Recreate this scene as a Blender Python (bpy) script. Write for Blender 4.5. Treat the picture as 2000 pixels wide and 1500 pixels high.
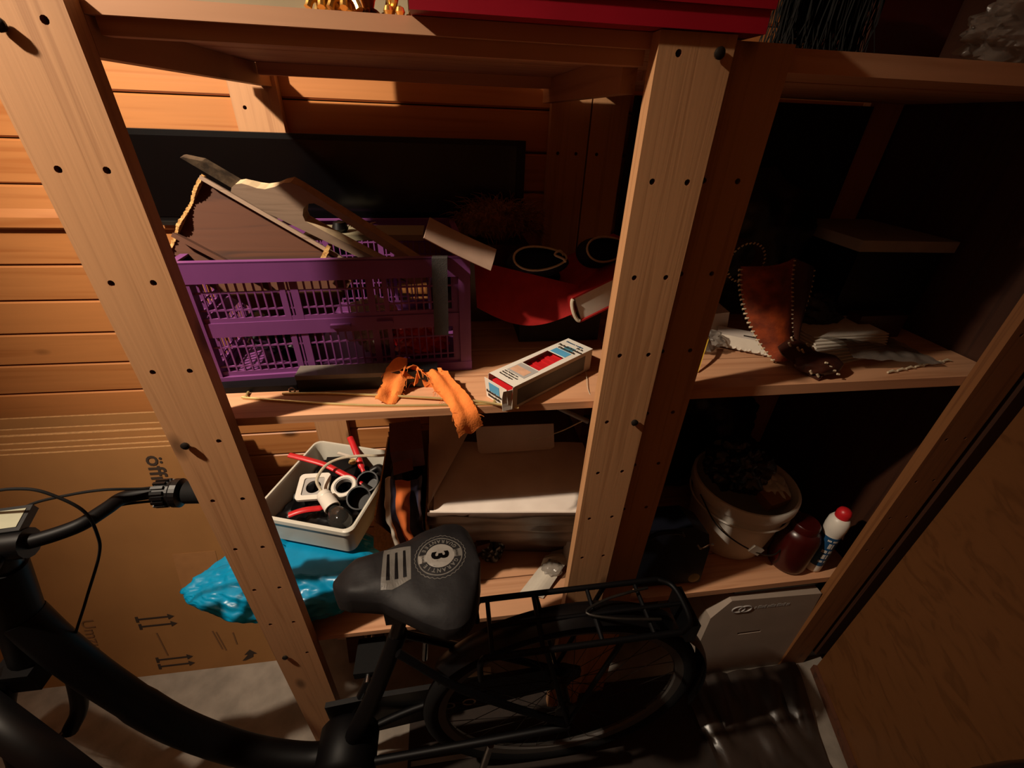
import bpy, bmesh, math, random
from mathutils import Vector, Matrix, noise
from mathutils.bvhtree import BVHTree
for _o in list(bpy.data.objects): bpy.data.objects.remove(_o)
V = Vector; PI = math.pi; R = random.Random(7)
SC = bpy.context.scene; COL = SC.collection

# ------------------------------------------------------------------ camera, world, light, exposure
CAM_POS = V((0.55, -0.60, 1.60))          # metres; floor z = 0, shelf front plane y = 0
_f = 842.0                                # focal length in pixels of a 2000 px wide frame
cam = bpy.data.cameras.new('camera'); cam_o = bpy.data.objects.new('camera', cam); COL.objects.link(cam_o)
cam.sensor_fit = 'HORIZONTAL'; cam.sensor_width = 36.0; cam.lens = 36.0 * _f / 2000.0; cam.clip_start = 0.02
_dn = V((-54, 1365, _f)).normalized(); _z = -_dn
_x = V((6300, -270, _f)); _x = (_x - _x.dot(_z) * _z).normalized(); _y = _z.cross(_x)
if _y.z < 0: _y = -_y
# rows: world axes seen from the camera (x right, y down, z forward) -> blender camera axes
_rot = Matrix(((_x.x, -_x.y, -_x.z), (_y.x, -_y.y, -_y.z), (_z.x, -_z.y, -_z.z)))
cam_o.matrix_world = Matrix.Translation(CAM_POS) @ _rot.to_4x4()
SC.camera = cam_o
W = bpy.data.worlds.new('world'); SC.world = W; W.use_nodes = True
W.node_tree.nodes['Background'].inputs[0].default_value = (1, .8, .6, 1); W.node_tree.nodes['Background'].inputs[1].default_value = 0.0
LAMP = V((-0.52, -0.27, 2.35))
_l = bpy.data.lights.new('lamp_light', 'SPOT'); _l.energy = 166; _l.color = (1.0, .82, .63); _l.shadow_soft_size = 0.025   # ceiling lamp, up left in front of the shelf
_l.spot_size = math.radians(88); _l.spot_blend = 1.0  # cone added so the light falls off towards the right and the floor
_lo = bpy.data.objects.new('lamp_light', _l); _lo.location = LAMP; COL.objects.link(_lo)
_lo.rotation_euler = (V((0.14, 0.30, 1.36)) - LAMP).to_track_quat('-Z', 'Y').to_euler()
_g = bpy.data.lights.new('lamp_fill', 'POINT'); _g.energy = 9.5; _g.color = (1.0, .80, .60); _g.shadow_soft_size = 0.06      # weak fill added at the lamp to brighten ceiling, walls and shaded parts
_go = bpy.data.objects.new('lamp_fill', _g); _go.location = LAMP + V((0, 0, -.01)); COL.objects.link(_go)
SC.view_settings.view_transform = 'Standard'; SC.view_settings.look = 'None'
SC.view_settings.exposure = 0.0; SC.view_settings.gamma = 1.0; SC.view_settings.use_curve_mapping = False

# ------------------------------------------------------------------ materials
def lin(c):
    f = lambda v: (v/255/12.92) if v/255 <= .04045 else ((v/255+.055)/1.055)**2.4
    return (f(c[0]), f(c[1]), f(c[2]), 1)
class NT:
    def __init__(s, name):
        s.m = bpy.data.materials.new(name); s.m.use_nodes = True; s.t = s.m.node_tree; s.n = s.t.nodes; s.b = s.n['Principled BSDF']
    def add(s, ty, **k):
        n = s.n.new(ty)
        for a, v in k.items():
            if a.startswith('i_'): n.inputs[a[2:].replace('_', ' ')].default_value = v
            else: setattr(n, a, v)
        return n
    def ln(s, a, b): s.t.links.new(a, b)
    def ramp(s, fac, stops):
        r = s.add('ShaderNodeValToRGB'); e = r.color_ramp.elements
        while len(e) < len(stops): e.new(.5)
        for k, (p, c) in zip(e, stops): k.position = p; k.color = c
        s.ln(fac, r.inputs[0]); return r
    def bump(s, h, st, dist=.002):
        b = s.add('ShaderNodeBump'); b.inputs['Strength'].default_value = st; b.inputs['Distance'].default_value = dist
        s.ln(h, b.inputs['Height']); s.ln(b.outputs[0], s.b.inputs['Normal'])
    def coord(s, scale=(1,1,1), rnd=False):
        c = s.add('ShaderNodeTexCoord'); mp = s.add('ShaderNodeMapping'); mp.inputs['Scale'].default_value = scale
        s.ln(c.outputs['Object'], mp.inputs[0])
        if rnd:
            oi = s.add('ShaderNodeObjectInfo'); mu = s.add('ShaderNodeVectorMath', operation='SCALE'); mu.inputs[0].default_value = (7.3, 5.1, 9.7)
            s.ln(oi.outputs['Random'], mu.inputs['Scale']); s.ln(mu.outputs[0], mp.inputs['Location']); s.rnd = oi.outputs['Random']
        return mp.outputs[0]
def pm(name, c, rough=.6, metal=0, var=.12, scale=30, bump=0, c2=None, spec=.5, bscale=None, **kw):
    t = NT(name); co = t.coord()
    n = t.add('ShaderNodeTexNoise'); n.inputs['Scale'].default_value = scale; n.inputs['Detail'].default_value = 6; t.ln(co, n.inputs[0])
    a = lin(c); b = lin(c2) if c2 else tuple(v*(1-var) for v in a[:3]) + (1,)
    r = t.ramp(n.outputs[0], [(.35, b), (.65, a)]); t.ln(r.outputs[0], t.b.inputs['Base Color'])
    t.b.inputs['Roughness'].default_value = rough; t.b.inputs['Metallic'].default_value = metal; t.b.inputs['Specular IOR Level'].default_value = spec
    if bump:
        n2 = t.add('ShaderNodeTexNoise'); n2.inputs['Scale'].default_value = bscale or scale*2; n2.inputs['Detail'].default_value = 5; t.ln(co, n2.inputs[0]); t.bump(n2.outputs[0], bump)
    for k, v in kw.items(): t.b.inputs[k.replace('_', ' ')].default_value = v
    return t.m
def wood(name, c1, c2, axis='X', rough=.55, knots=True, rings=1.0, dark=.55, tone=.25):
    """pine: long grain streaks along one axis, ring lines across it, a few knots; tone varies with each board"""
    t = NT(name); k = {'X': (1.2, 34, 34), 'Y': (34, 1.2, 34), 'Z': (56, 56, 1.3)}[axis]
    co = t.coord(k, rnd=True)
    n = t.add('ShaderNodeTexNoise'); n.inputs['Scale'].default_value = 1.0*rings; n.inputs['Detail'].default_value = 3; n.inputs['Distortion'].default_value = .6; t.ln(co, n.inputs[0])
    ma = t.add('ShaderNodeMath', operation='MULTIPLY'); ma.inputs[1].default_value = 6; t.ln(n.outputs[0], ma.inputs[0])
    fr = t.add('ShaderNodeMath', operation='PINGPONG'); fr.inputs[1].default_value = 1; t.ln(ma.outputs[0], fr.inputs[0])
    r = t.ramp(fr.outputs[0], [(.0, lin(c2)), (.45, lin(c1)), (1, tuple(min(1, v*1.06) for v in lin(c1)[:3]) + (1,))])
    col = r.outputs[0]
    if knots:
        kk = {'X': (5, 11, 11), 'Y': (11, 5, 11), 'Z': (11, 11, 5)}[axis]
        mp = t.coord(kk, rnd=True); vo = t.add('ShaderNodeTexVoronoi'); vo.inputs['Scale'].default_value = .9; t.ln(mp, vo.inputs[0])
        kr = t.ramp(vo.outputs['Distance'], [(.05, (1, 1, 1, 1)), (.15, (0, 0, 0, 1))])
        mx = t.add('ShaderNodeMix', data_type='RGBA'); t.ln(kr.outputs[0], mx.inputs[0]); t.ln(col, mx.inputs[6]); mx.inputs[7].default_value = tuple(v*dark for v in lin(c2)[:3]) + (1,); col = mx.outputs[2]
    hv = t.add('ShaderNodeHueSaturation'); vr = t.add('ShaderNodeMapRange'); vr.inputs[3].default_value = 1-tone; vr.inputs[4].default_value = 1.0+tone*.2
    t.ln(t.rnd, vr.inputs[0]); t.ln(vr.outputs[0], hv.inputs['Value']); t.ln(col, hv.inputs['Color']); t.ln(hv.outputs[0], t.b.inputs['Base Color'])
    t.b.inputs['Roughness'].default_value = rough; t.bump(fr.outputs[0], .15, .0006)
    return t.m
M = {}
M['post'] = wood('pine_post', (184,136,94), (170,122,82), 'Z', .6, True, 1.2, .5, .06)
M['board'] = wood('pine_board', (202,150,112), (186,132,94), 'X', .6, True, 1.0, .5, .12)
M['rail'] = wood('pine_rail', (176,128,88), (160,110,72), 'Y', .6, True, 1.0, .5, .12)
M['panel'] = wood('varnished_plank', (184,122,70), (172,108,58), 'X', .42, True, .8, .32, .12)
M['brownpost'] = wood('brown_pine', (128,82,44), (112,68,34), 'Z', .6, True, 1.2, .5, .06)  # browner, darker pine for the far right post
M['dullwhite'] = pm('dull_white_carton', (158,142,128), .7, 0, .12, 9)
M['dimfilm'] = pm('dimmed_plastic_film', (58,48,42), .28, 0, .3, 12, .5, None, .6, 26, Alpha=.88)  # film's dark tone stands in for the dim floor at the right
M['dullbrown'] = pm('dull_brown_board', (92,74,60), .7, 0, .15, 12)
M['backing'] = pm('shade_brown', (26,14,10), .9, 0, .2, 60, .3)  # dark brown that puts the shade of the bays into colour
M['wardrobe'] = wood('dark_walnut', (62,34,20), (50,26,15), 'Z', .5, False, .8, .5, .05)  # dark wood of the added wardrobe that covers the bright wall
M['mat'] = pm('dark_floor_shade', (40,28,20), .85, 0, .25, 40, .3)  # dark brown in place of shade on the floor below the bike
M['chip'] = wood('veneered_chipboard', (106,66,34), (94,57,28), 'Y', .5, False, .8, .5, .1)
M['concrete'] = pm('concrete', (150,140,128), .85, 0, .3, 14, .3, None, .3, 120)
M['plaster'] = pm('plaster', (226,204,176), .9, 0, .1, 10, .1)
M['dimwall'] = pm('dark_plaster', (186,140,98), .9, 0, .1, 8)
M['black'] = pm('black_plastic', (9,8,9), .36, 0, .2, 60, spec=.35)
M['railblack'] = pm('black_metal', (20,20,22), .35, 0, .2, 40)
M['sideprint'] = pm('dark_grey_print', (96,96,92), .6, 0, .2, 20)
M['blackmat'] = pm('matte_black_paint', (7,6,7), .5, 0, .2, 60, spec=.16)
M['rubber'] = pm('black_rubber', (11,10,10), .8, 0, .2, 90, .15, spec=.2)
M['chrome'] = pm('steel', (190,190,190), .25, 1, .1, 60)
M['darksteel'] = pm('dark_steel', (60,56,52), .4, .8, .2, 60)
M['brass'] = pm('brass', (226,200,136), .35, .7, .1, 50)
M['gold'] = pm('gold_paint', (214,172,92), .28, .85, .15, 80)
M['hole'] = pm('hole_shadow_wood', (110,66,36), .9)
M['white'] = pm('white_plastic', (226,220,208), .4, 0, .06, 20)
M['cream'] = pm('cream_plastic', (206,202,188), .42, 0, .08, 16, .05)
M['red'] = pm('red_plastic', (206,34,40), .38, 0, .15, 40)
M['redbox'] = pm('red_carton', (168,16,40), .4, 0, .15, 8)
M['redcloth'] = pm('red_book_cloth', (150,20,18), .7, 0, .2, 40, .1, None, .3, 400)
M['purple'] = pm('purple_plastic', (118,62,120), .45, 0, .12, 12, .03)
M['orange'] = pm('orange_fabric', (236,132,62), .85, 0, .18, 60, .4, None, .2, 260)
M['bluebag'] = pm('blue_plastic_film', (0,142,190), .34, 0, .2, 14, .35, None, .5, 30)
M['card'] = pm('corrugated_cardboard', (150,106,62), .8, 0, .12, 6, .05, None, .2, 200)
M['cardedge'] = pm('cardboard_edge', (196,152,100), .9, 0, .3, 160)
M['ink'] = pm('dark_print', (48,34,24), .8, 0, .1)
M['inkfaint'] = pm('faint_print', (112,76,44), .8, 0, .1)
M['whitecard'] = pm('white_carton', (232,220,208), .6, 0, .12, 9, .04, (214,200,188))
M['paper'] = pm('paper', (206,196,180), .8, 0, .1, 30)
M['pinkcard'] = pm('greyish_pink_card', (178,148,128), .8, 0, .15, 20)
M['screen'] = pm('black_screen', (5,5,6), .18, 0, .1)
M['darkwood'] = wood('dark_stained_wood', (88,48,25), (62,32,17), 'X', .8, False, 1.0, .5, .1)
M['rawedge'] = pm('split_wood_edge', (214,176,112), .85, 0, .35, 220, .3, (168,120,60))
M['greywood'] = wood('worn_grey_wood', (146,122,102), (124,100,80), 'X', .75, False, 1.4, .5, .05)
M['lightwood'] = pm('pale_worn_wood', (196,172,136), .8, 0, .2, 90)
M['blade'] = pm('mortar_stained_steel', (92,76,58), .6, .3, .45, 60, .3, (48,38,28))
M['navy'] = pm('navy_fabric', (30,30,48), .85, 0, .2, 80, .3, None, .2, 500)
M['cord'] = pm('off_white_piping', (196,184,160), .8, 0, .15, 90)
M['strap'] = pm('dark_webbing', (58,54,52), .75, 0, .2, 60, .3, None, .3, 500)
M['fur'] = pm('brown_fibre', (150,102,58), .8, 0, .4, 70, 0, (96,62,32))
M['foil'] = pm('grey_brown_wrap', (88,68,56), .4, 0, .35, 10, .5, None, .6, 26)
M['clearplastic'] = pm('cloudy_plastic_film', (150,140,130), .25, 0, .3, 12, .6, None, .7, 30, Alpha=.55)
M['glass'] = pm('bulb_glass', (40,40,38), .06, 0, .1, 5, 0, None, .8)
M['leather'] = pm('brown_leather', (140,58,22), .5, 0, .3, 40, .2, (96,36,14), .4, 200)
M['leatherdark'] = pm('dark_leather', (64,28,16), .5, 0, .3, 40, .2)
M['lace'] = pm('cream_lacing', (206,190,160), .7, 0, .1)
M['skyblue'] = pm('light_blue_print', (84,160,200), .6, 0, .1)
M['teal'] = pm('teal_print', (70,130,150), .6, 0, .15)
M['pinkwood'] = pm('photo_of_laminate', (214,168,138), .6, 0, .2, 60)
M['greyprint'] = pm('grey_print', (168,164,160), .6, 0, .1)
M['silver'] = pm('silver_print', (128,123,116), .5, .05, .15, 40)
M['saddle'] = pm('dark_grey_nylon', (24,22,23), .6, 0, .2, 22, .6, None, .22, 34)
M['saddlelow'] = pm('navy_grey_nylon', (44,44,52), .55, 0, .2, 22, .35, None, .4, 60)
M['bluedark'] = pm('dark_blue_plastic', (12,14,24), .45, 0, .2)
M['bluelabel'] = pm('blue_label', (24,72,112), .5, 0, .1)
M['darkred'] = pm('dark_red_plastic', (60,9,6), .3, 0, .2, 12)
M['bagblack'] = pm('black_bin_bag', (12,12,13), .3, 0, .2, 20, .5, None, .6, 24)
M['mauve'] = pm('mauve_carton', (122,78,78), .7, 0, .15, 20)
M['yellow'] = pm('yellow_strap', (220,176,50), .7, 0, .1)
M['greygreen'] = pm('grey_sage_board', (132,124,98), .7, 0, .15, 10)
M['display'] = pm('grey_display', (150,150,128), .3, 0, .1)
M['teabrown'] = pm('brown_lacquer', (70,34,18), .3, 0, .2)
# striped awning cloth: real bands of dyed yarn
def _stripe():
    t = NT('striped_cloth'); c = t.add('ShaderNodeUVMap'); sp = t.add('ShaderNodeSeparateXYZ'); t.ln(c.outputs[0], sp.inputs[0])
    r = t.ramp(sp.outputs[0], [(0, lin((214,204,186))), (.17, lin((40,36,58))), (.33, lin((206,104,44))), (.66, lin((46,42,64))), (.9, lin((60,34,34)))]); r.color_ramp.interpolation = 'CONSTANT'
    t.ln(r.outputs[0], t.b.inputs['Base Color']); t.b.inputs['Roughness'].default_value = .8; return t.m
M['stripe'] = _stripe()

# ------------------------------------------------------------------ mesh helpers (all shapes are given in world metres)
def B(): return bmesh.new()
def tag(o, label=None, cat=None, group=None, kind=None):
    for k, v in (('label', label), ('category', cat), ('group', group), ('kind', kind)):
        if v: o[k] = v
    return o
def thing(name, label, cat, loc, group=None):
    o = bpy.data.objects.new(name, None); COL.objects.link(o); o.location = loc; o.empty_display_size = .05
    return tag(o, label, cat, group)
def wloc(o):
    l = V((0,0,0))
    while o: l = l + o.location; o = o.parent
    return l
def obj(name, bm, mat, parent=None, smooth=False, label=None, shift=True):
    """link a bmesh as one mesh object; its origin is put at the middle of its base"""
    bmesh.ops.recalc_face_normals(bm, faces=bm.faces)
    me = bpy.data.meshes.new(name)
    xs = [v.co for v in bm.verts]
    c = V(((min(p.x for p in xs)+max(p.x for p in xs))/2, (min(p.y for p in xs)+max(p.y for p in xs))/2, min(p.z for p in xs)))
    for v in bm.verts: v.co -= c
    if smooth:
        for f in bm.faces: f.smooth = True
        if smooth != 'all':
            for e in bm.edges:
                if len(e.link_faces) == 2 and e.calc_face_angle(0) > .7: e.smooth = False
    bm.to_mesh(me); bm.free()
    for m in (mat if isinstance(mat, (list, tuple)) else [mat]): me.materials.append(M[m] if isinstance(m, str) else m)
    o = bpy.data.objects.new(name, me); COL.objects.link(o)
    o.location = c
    if parent: o.parent = parent; o.location = c - wloc(parent)
    if label: o['label'] = label
    return o
def one(name, bm, mat, label, cat, group=None, smooth=False): return tag(obj(name, bm, mat, None, smooth), label, cat, group)
def struct(name, bm, mat, parent=None): 
    o = obj(name, bm, mat, parent)
    if not parent: o['kind'] = 'structure'
    return o
def box(bm, x0, x1, y0, y1, z0, z1, mi=0):
    v = [bm.verts.new((x, y, z)) for z in (z0, z1) for y in (y0, y1) for x in (x0, x1)]
    for q in ((0,2,3,1), (4,5,7,6), (0,1,5,4), (2,6,7,3), (0,4,6,2), (1,3,7,5)): bm.faces.new([v[i] for i in q]).material_index = mi
    return v
def frame(o, xd, yd):
    """matrix with origin o, x axis along xd, y axis near yd"""
    x = V(xd).normalized(); z = x.cross(V(yd)).normalized(); y = z.cross(x)
    m = Matrix((x, y, z)).transposed().to_4x4(); m.translation = V(o); return m
def xf(bm, m, start=0):
    bm.verts.ensure_lookup_table()
    for v in bm.verts[start:]: v.co = m @ v.co
def obox(bm, m, x0, x1, y0, y1, z0, z1, mi=0):
    for v in box(bm, x0, x1, y0, y1, z0, z1, mi): v.co = m @ v.co
def bev(bm, w, seg=2, ang=.5):
    es = [e for e in bm.edges if len(e.link_faces) == 2 and e.calc_face_angle(0) > ang]
    if es: bmesh.ops.bevel(bm, geom=es, offset=w, segments=seg, affect='EDGES', profile=.5, clamp_overlap=True)
    return bm
def bbox_obj(dims, w=.002, seg=2, m=None):
    b = B(); box(b, *dims); bev(b, w, seg)
    if m: xf(b, m)
    return b
def tube(bm, pts, r, seg=10, cap=True, mi=0, flat=1.0, closed=False):
    pts = [V(p) for p in pts]; n = len(pts); rs = r if isinstance(r, (list, tuple)) else [r]*n
    prev = None; rings = []
    for i, p in enumerate(pts):
        if closed: d = pts[(i+1) % n] - pts[i-1]
        else: d = (pts[min(i+1, n-1)] - pts[max(i-1, 0)])
        d.normalize()
        if prev is None:
            a = V((0,0,1)) if abs(d.z) < .9 else V((1,0,0)); prev = d.cross(a).normalized()
        u = (prev - prev.dot(d)*d).normalized(); w = d.cross(u); prev = u
        rings.append([bm.verts.new(p + (u*math.cos(2*PI*k/seg) + w*math.sin(2*PI*k/seg)*flat)*rs[i]) for k in range(seg)])
    for i in range(n if closed else n-1):
        a, b = rings[i], rings[(i+1) % n]
        for k in range(seg): bm.faces.new((a[k], a[(k+1) % seg], b[(k+1) % seg], b[k])).material_index = mi
    if cap and not closed:
        bm.faces.new(rings[0][::-1]).material_index = mi; bm.faces.new(rings[-1]).material_index = mi
    return bm
def spline(pts, n=8):
    """Catmull-Rom through points"""
    p = [V(q) for q in pts]; p = [p[0]*2-p[1]] + p + [p[-1]*2-p[-2]]; out = []
    for i in range(1, len(p)-2):
        for k in range(n):
            t = k/n; a, b, c, d = p[i-1:i+3]
            out.append(.5*((2*b) + (c-a)*t + (2*a-5*b+4*c-d)*t*t + (3*b-a-3*c+d)*t**3))
    return out + [p[-2]]
def lathe(bm, prof, m=None, seg=24, mi=0, closed=False):
    """profile [(radius, height)] around local z"""
    m = m or Matrix(); rings = []
    for r_, h in prof:
        if r_ < 1e-5: rings.append([bm.verts.new(m @ V((0,0,h)))])
        else: rings.append([bm.verts.new(m @ V((r_*math.cos(2*PI*k/seg), r_*math.sin(2*PI*k/seg), h))) for k in range(seg)])
    for a, b in zip(rings, rings[1:]):
        for k in range(seg):
            k2 = (k+1) % seg
            if len(a) == 1 and len(b) == 1: continue
            if len(a) == 1: f = (a[0], b[k2], b[k])
            elif len(b) == 1: f = (a[k], a[k2], b[0])
            else: f = (a[k], a[k2], b[k2], b[k])
            bm.faces.new(f).material_index = mi
    return bm
def prism(bm, outline, m, h, holes=(), mi=0):
    """flat polygon in local xy (with holes) extruded by h along local z"""
    loops = [list(outline)] + [list(q) for q in holes]; s = len(bm.verts); es = []; tops = []
    allv = []
    for lp in loops:
        vs = [bm.verts.new((x, y, 0)) for x, y in lp]; allv.append(vs)
        for i in range(len(vs)): es.append(bm.edges.new((vs[i-1], vs[i])))
    if holes:
        g = bmesh.ops.triangle_fill(bm, use_beauty=True, use_dissolve=False, edges=es)
        fs = [f for f in g['geom'] if isinstance(f, bmesh.types.BMFace)]
    else: fs = [bm.faces.new(allv[0])]
    for f in fs: f.material_index = mi
    top = {}
    for vs in allv:
        for v in vs: top[v] = bm.verts.new((v.co.x, v.co.y, h))
    for f in fs: bm.faces.new([top[v] for v in reversed(f.verts)]).material_index = mi
    for vs in allv:
        for i in range(len(vs)): bm.faces.new((vs[i-1], vs[i], top[vs[i]], top[vs[i-1]])).material_index = mi
    for vs in allv:
        for v in vs: v.co = m @ v.co; top[v].co = m @ top[v].co
    return bm
def sheet(fn, nu, nv, th=.001, uv=False):
    """thin shell following fn(u, v)"""
    b = B(); g = [[b.verts.new(fn(i/nu, j/nv)) for j in range(nv+1)] for i in range(nu+1)]
    lay = b.loops.layers.uv.new('UVMap') if uv else None
    for i in range(nu):
        for j in range(nv):
            f = b.faces.new((g[i][j], g[i+1][j], g[i+1][j+1], g[i][j+1]))
            if uv:
                for l, (a, c) in zip(f.loops, ((i, j), (i+1, j), (i+1, j+1), (i, j+1))): l[lay].uv = (a/nu, c/nv)
    b.normal_update()
    bmesh.ops.solidify(b, geom=b.faces[:], thickness=th)
    return b
def lump(c, rad, fn=None, n=4, wr=.15, fr=6, seed=0):
    """crumpled body: subdivided sphere, squashed, pushed in and out by noise"""
    b = B(); bmesh.ops.create_icosphere(b, subdivisions=n, radius=1)
    for v in b.verts:
        d = v.co.copy(); k = 1 + wr*noise.noise(d*fr*.5 + V((seed, 0, 0))) + wr*.6*abs(noise.noise(d*fr + V((0, seed, 0)))) - wr*.3
        p = V((d.x*rad[0]*k, d.y*rad[1]*k, d.z*rad[2]*k))
        if fn: p = fn(p, d)
        v.co = V(c) + p
    return b
def letters(s, size, m, mat, parent, name='lettering', depth=.0004, align='LEFT', bold=0, sx=1.0):
    cu = bpy.data.curves.new('t', 'FONT'); cu.body = s; cu.size = size; cu.extrude = depth; cu.align_x = align; cu.offset = bold; cu.resolution_u = 3
    t = bpy.data.objects.new('t', cu); COL.objects.link(t); bpy.context.view_layer.update()
    me = bpy.data.meshes.new_from_object(t.evaluated_get(bpy.context.evaluated_depsgraph_get())); bpy.data.objects.remove(t)
    b = B(); b.from_mesh(me); bpy.data.meshes.remove(me)
    for v in b.verts: v.co.x *= sx
    xf(b, m); return obj(name, b, mat, parent) if parent is not None else b
def copy_tree(o, dl, parent=None):
    c = o.copy(); COL.objects.link(c)
    if parent: c.parent = parent
    else: c.location = o.location + V(dl)
    for ch in o.children: copy_tree(ch, dl, c)
    return c
def cut(o, cutter_bm):
    """real holes: boolean difference baked into the mesh"""
    me = bpy.data.meshes.new('c'); 
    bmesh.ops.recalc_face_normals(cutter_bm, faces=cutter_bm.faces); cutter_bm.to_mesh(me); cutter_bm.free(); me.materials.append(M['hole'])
    c = bpy.data.objects.new('c', me); COL.objects.link(c)
    md = o.modifiers.new('b', 'BOOLEAN'); md.operation = 'DIFFERENCE'; md.object = c; md.solver = 'EXACT'
    try: md.material_mode = 'TRANSFER'
    except Exception: pass
    bpy.context.view_layer.update(); dg = bpy.context.evaluated_depsgraph_get()
    nm = bpy.data.meshes.new_from_object(o.evaluated_get(dg)); o.modifiers.clear(); old = o.data; o.data = nm; nm.name = old.name; bpy.data.objects.remove(c)

# ------------------------------------------------------------------ the setting
b = B(); box(b, -1.9, 2.6, -1.7, .64, -.06, 0); struct('floor', b, 'concrete')
b = B(); box(b, -1.9, 2.6, -1.7, .64, 2.5, 2.56); struct('ceiling', b, 'plaster')
b = B(); box(b, -1.9, 2.6, .622, .68, 0, 2.5); wall = struct('wall_back', b, 'darkwood')
b = B(); box(b, -1.96, -1.9, -1.7, .64, 0, 2.5); struct('wall_left', b, 'dimwall')
b = B(); box(b, -1.9, 2.6, -1.76, -1.7, 0, 2.5); struct('wall_front', b, 'dimwall')
b = B(); box(b, 2.6, 2.66, -1.7, .64, 0, 2.5); struct('wall_right', b, 'dimwall')
# tongue-and-groove planks of the back wall, one object each, bevelled edges and open joints
for i in range(28):
    z0 = 1.619 - .0916*18 + .0916*i + .0012; z1 = z0 + .0916 - .0024
    if z1 > 2.5 or z0 < 0: continue
    b = B(); prof = [(.622, z0), (.606, z0), (.600, z0+.004), (.600, z1-.004), (.606, z1), (.622, z1)]
    if abs(z0 - 1.3442) < .03: prof = [(.622, z0-.006), (.596, z0-.006), (.586, z0), (.586, z0+.022), (.594, z0+.04), (.600, z1-.004), (.606, z1), (.622, z1)]
    vs = [[b.verts.new((x, y, z)) for y, z in prof] for x in (-1.9, 2.6)]
    n = len(prof)
    for k in range(n): b.faces.new((vs[0][k], vs[0][(k+1) % n], vs[1][(k+1) % n], vs[1][k]))
    b.faces.new(vs[0]); b.faces.new(vs[1][::-1])
    obj('plank', b, 'panel', wall)

# ------------------------------------------------------------------ shelf units
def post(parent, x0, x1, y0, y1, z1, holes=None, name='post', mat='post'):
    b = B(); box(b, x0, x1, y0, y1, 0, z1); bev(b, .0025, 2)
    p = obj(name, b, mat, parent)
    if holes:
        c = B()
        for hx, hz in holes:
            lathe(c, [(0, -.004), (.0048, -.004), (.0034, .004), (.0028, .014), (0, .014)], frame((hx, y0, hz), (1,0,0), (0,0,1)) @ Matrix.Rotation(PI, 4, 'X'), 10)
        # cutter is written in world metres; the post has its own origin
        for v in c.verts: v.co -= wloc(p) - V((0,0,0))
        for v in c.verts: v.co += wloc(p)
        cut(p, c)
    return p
def screw(parent, x, y, z, ln=.0015):
    b = B(); m = frame((x, y, z), (1,0,0), (0,0,1))
    lathe(b, [(0, -.002), (.0025, -.002), (.0025, ln), (.0062, ln+.001), (.0066, ln+.004), (.004, ln+.006), (0, ln+.006)], m @ Matrix.Rotation(0, 4, 'X'), 12)
    o = obj('screw', b, 'darksteel', parent, True); return o
HZ = [1.534, 1.403, 1.2715, 1.010, .879, .749, .621]
A = thing('wooden_shelf_unit', 'pine shelf unit holding the purple crate, its two screw-holed posts in front', 'shelf', (.5, .28, 0))
hl = [(.121, z) for z in HZ] + [(.170, z) for z in HZ] + [(.170, 1.666), (.170, 1.141), (.172, .49)]
pl = post(A, .098, .193, 0, .024, 1.6915, hl)
hr = [(.823, z) for z in HZ] + [(.873, z) for z in HZ] + [(.826, 1.671), (.822, 1.135), (.823, .49)]
pr = post(A, .800, .895, 0, .024, 1.6915, hr)
for x, z in ((.131, 1.660), (.121, 1.138), (.122, .486)): screw(pl, x, 0, z)
for x, z in ((.875, 1.673), (.874, 1.133)): screw(pr, x, 0, z, .001)
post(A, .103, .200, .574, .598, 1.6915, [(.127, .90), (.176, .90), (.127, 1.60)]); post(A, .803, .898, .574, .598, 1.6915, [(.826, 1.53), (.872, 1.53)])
def boards(parent, x0, x1, ys, z0, z1):
    for i in range(len(ys)-1):
        b = B(); box(b, x0, x1, ys[i], ys[i+1]-.004, z0 + (0 if i == 0 else R.uniform(-.001, .0005)), z1 + (0 if i == 0 else R.uniform(-.0015, .0)))
        bev(b, .0018, 2); obj('shelf_board', b, 'board', parent)
boards(A, .102, .892, [.025, .135, .245, .355, .465, .573], 1.151, 1.166)
boards(A, .102, .892, [.025, .135, .245, .355, .465, .573], .491, .506)
boards(A, .102, .892, [.025, .145, .265, .385, .515], 1.676, 1.692)
b = bbox_obj((.197, .798, .034, .054, 1.660, 1.676)); obj('front_rail', b, 'board', A)
b = bbox_obj((.197, .798,   .49, .511, 1.656, 1.676)); obj('rear_rail', b, 'board', A)
b = bbox_obj((.170, .1925, .0255, .573, 1.640, 1.6755)); obj('side_rail', b, 'rail', A)
b = bbox_obj((.780, .800, .055, .573, 1.632, 1.6755)); obj('side_rail', b, 'rail', A)
BU = thing('wooden_shelf_unit', 'darker pine shelf unit set back right of the first, with the bucket on it', 'shelf', (1.3, .3, 0))
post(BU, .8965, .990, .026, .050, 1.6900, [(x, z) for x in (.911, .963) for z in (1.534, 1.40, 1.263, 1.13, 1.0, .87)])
post(BU, 1.632, 1.728, .026, .050, 1.6900, [(1.655, z) for z in HZ] + [(1.705, z) for z in HZ], mat='brownpost')
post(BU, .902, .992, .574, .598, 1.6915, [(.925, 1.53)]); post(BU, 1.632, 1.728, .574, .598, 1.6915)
boards(BU, .90, 1.726, [.051, .17, .29, .41, .573], 1.141, 1.164)
boards(BU, .90, 1.726, [.051, .17, .29, .41, .573], .446, .468)
boards(BU, .90, 1.726, [.051, .17, .29, .41, .573], 1.664, 1.690)
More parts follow.
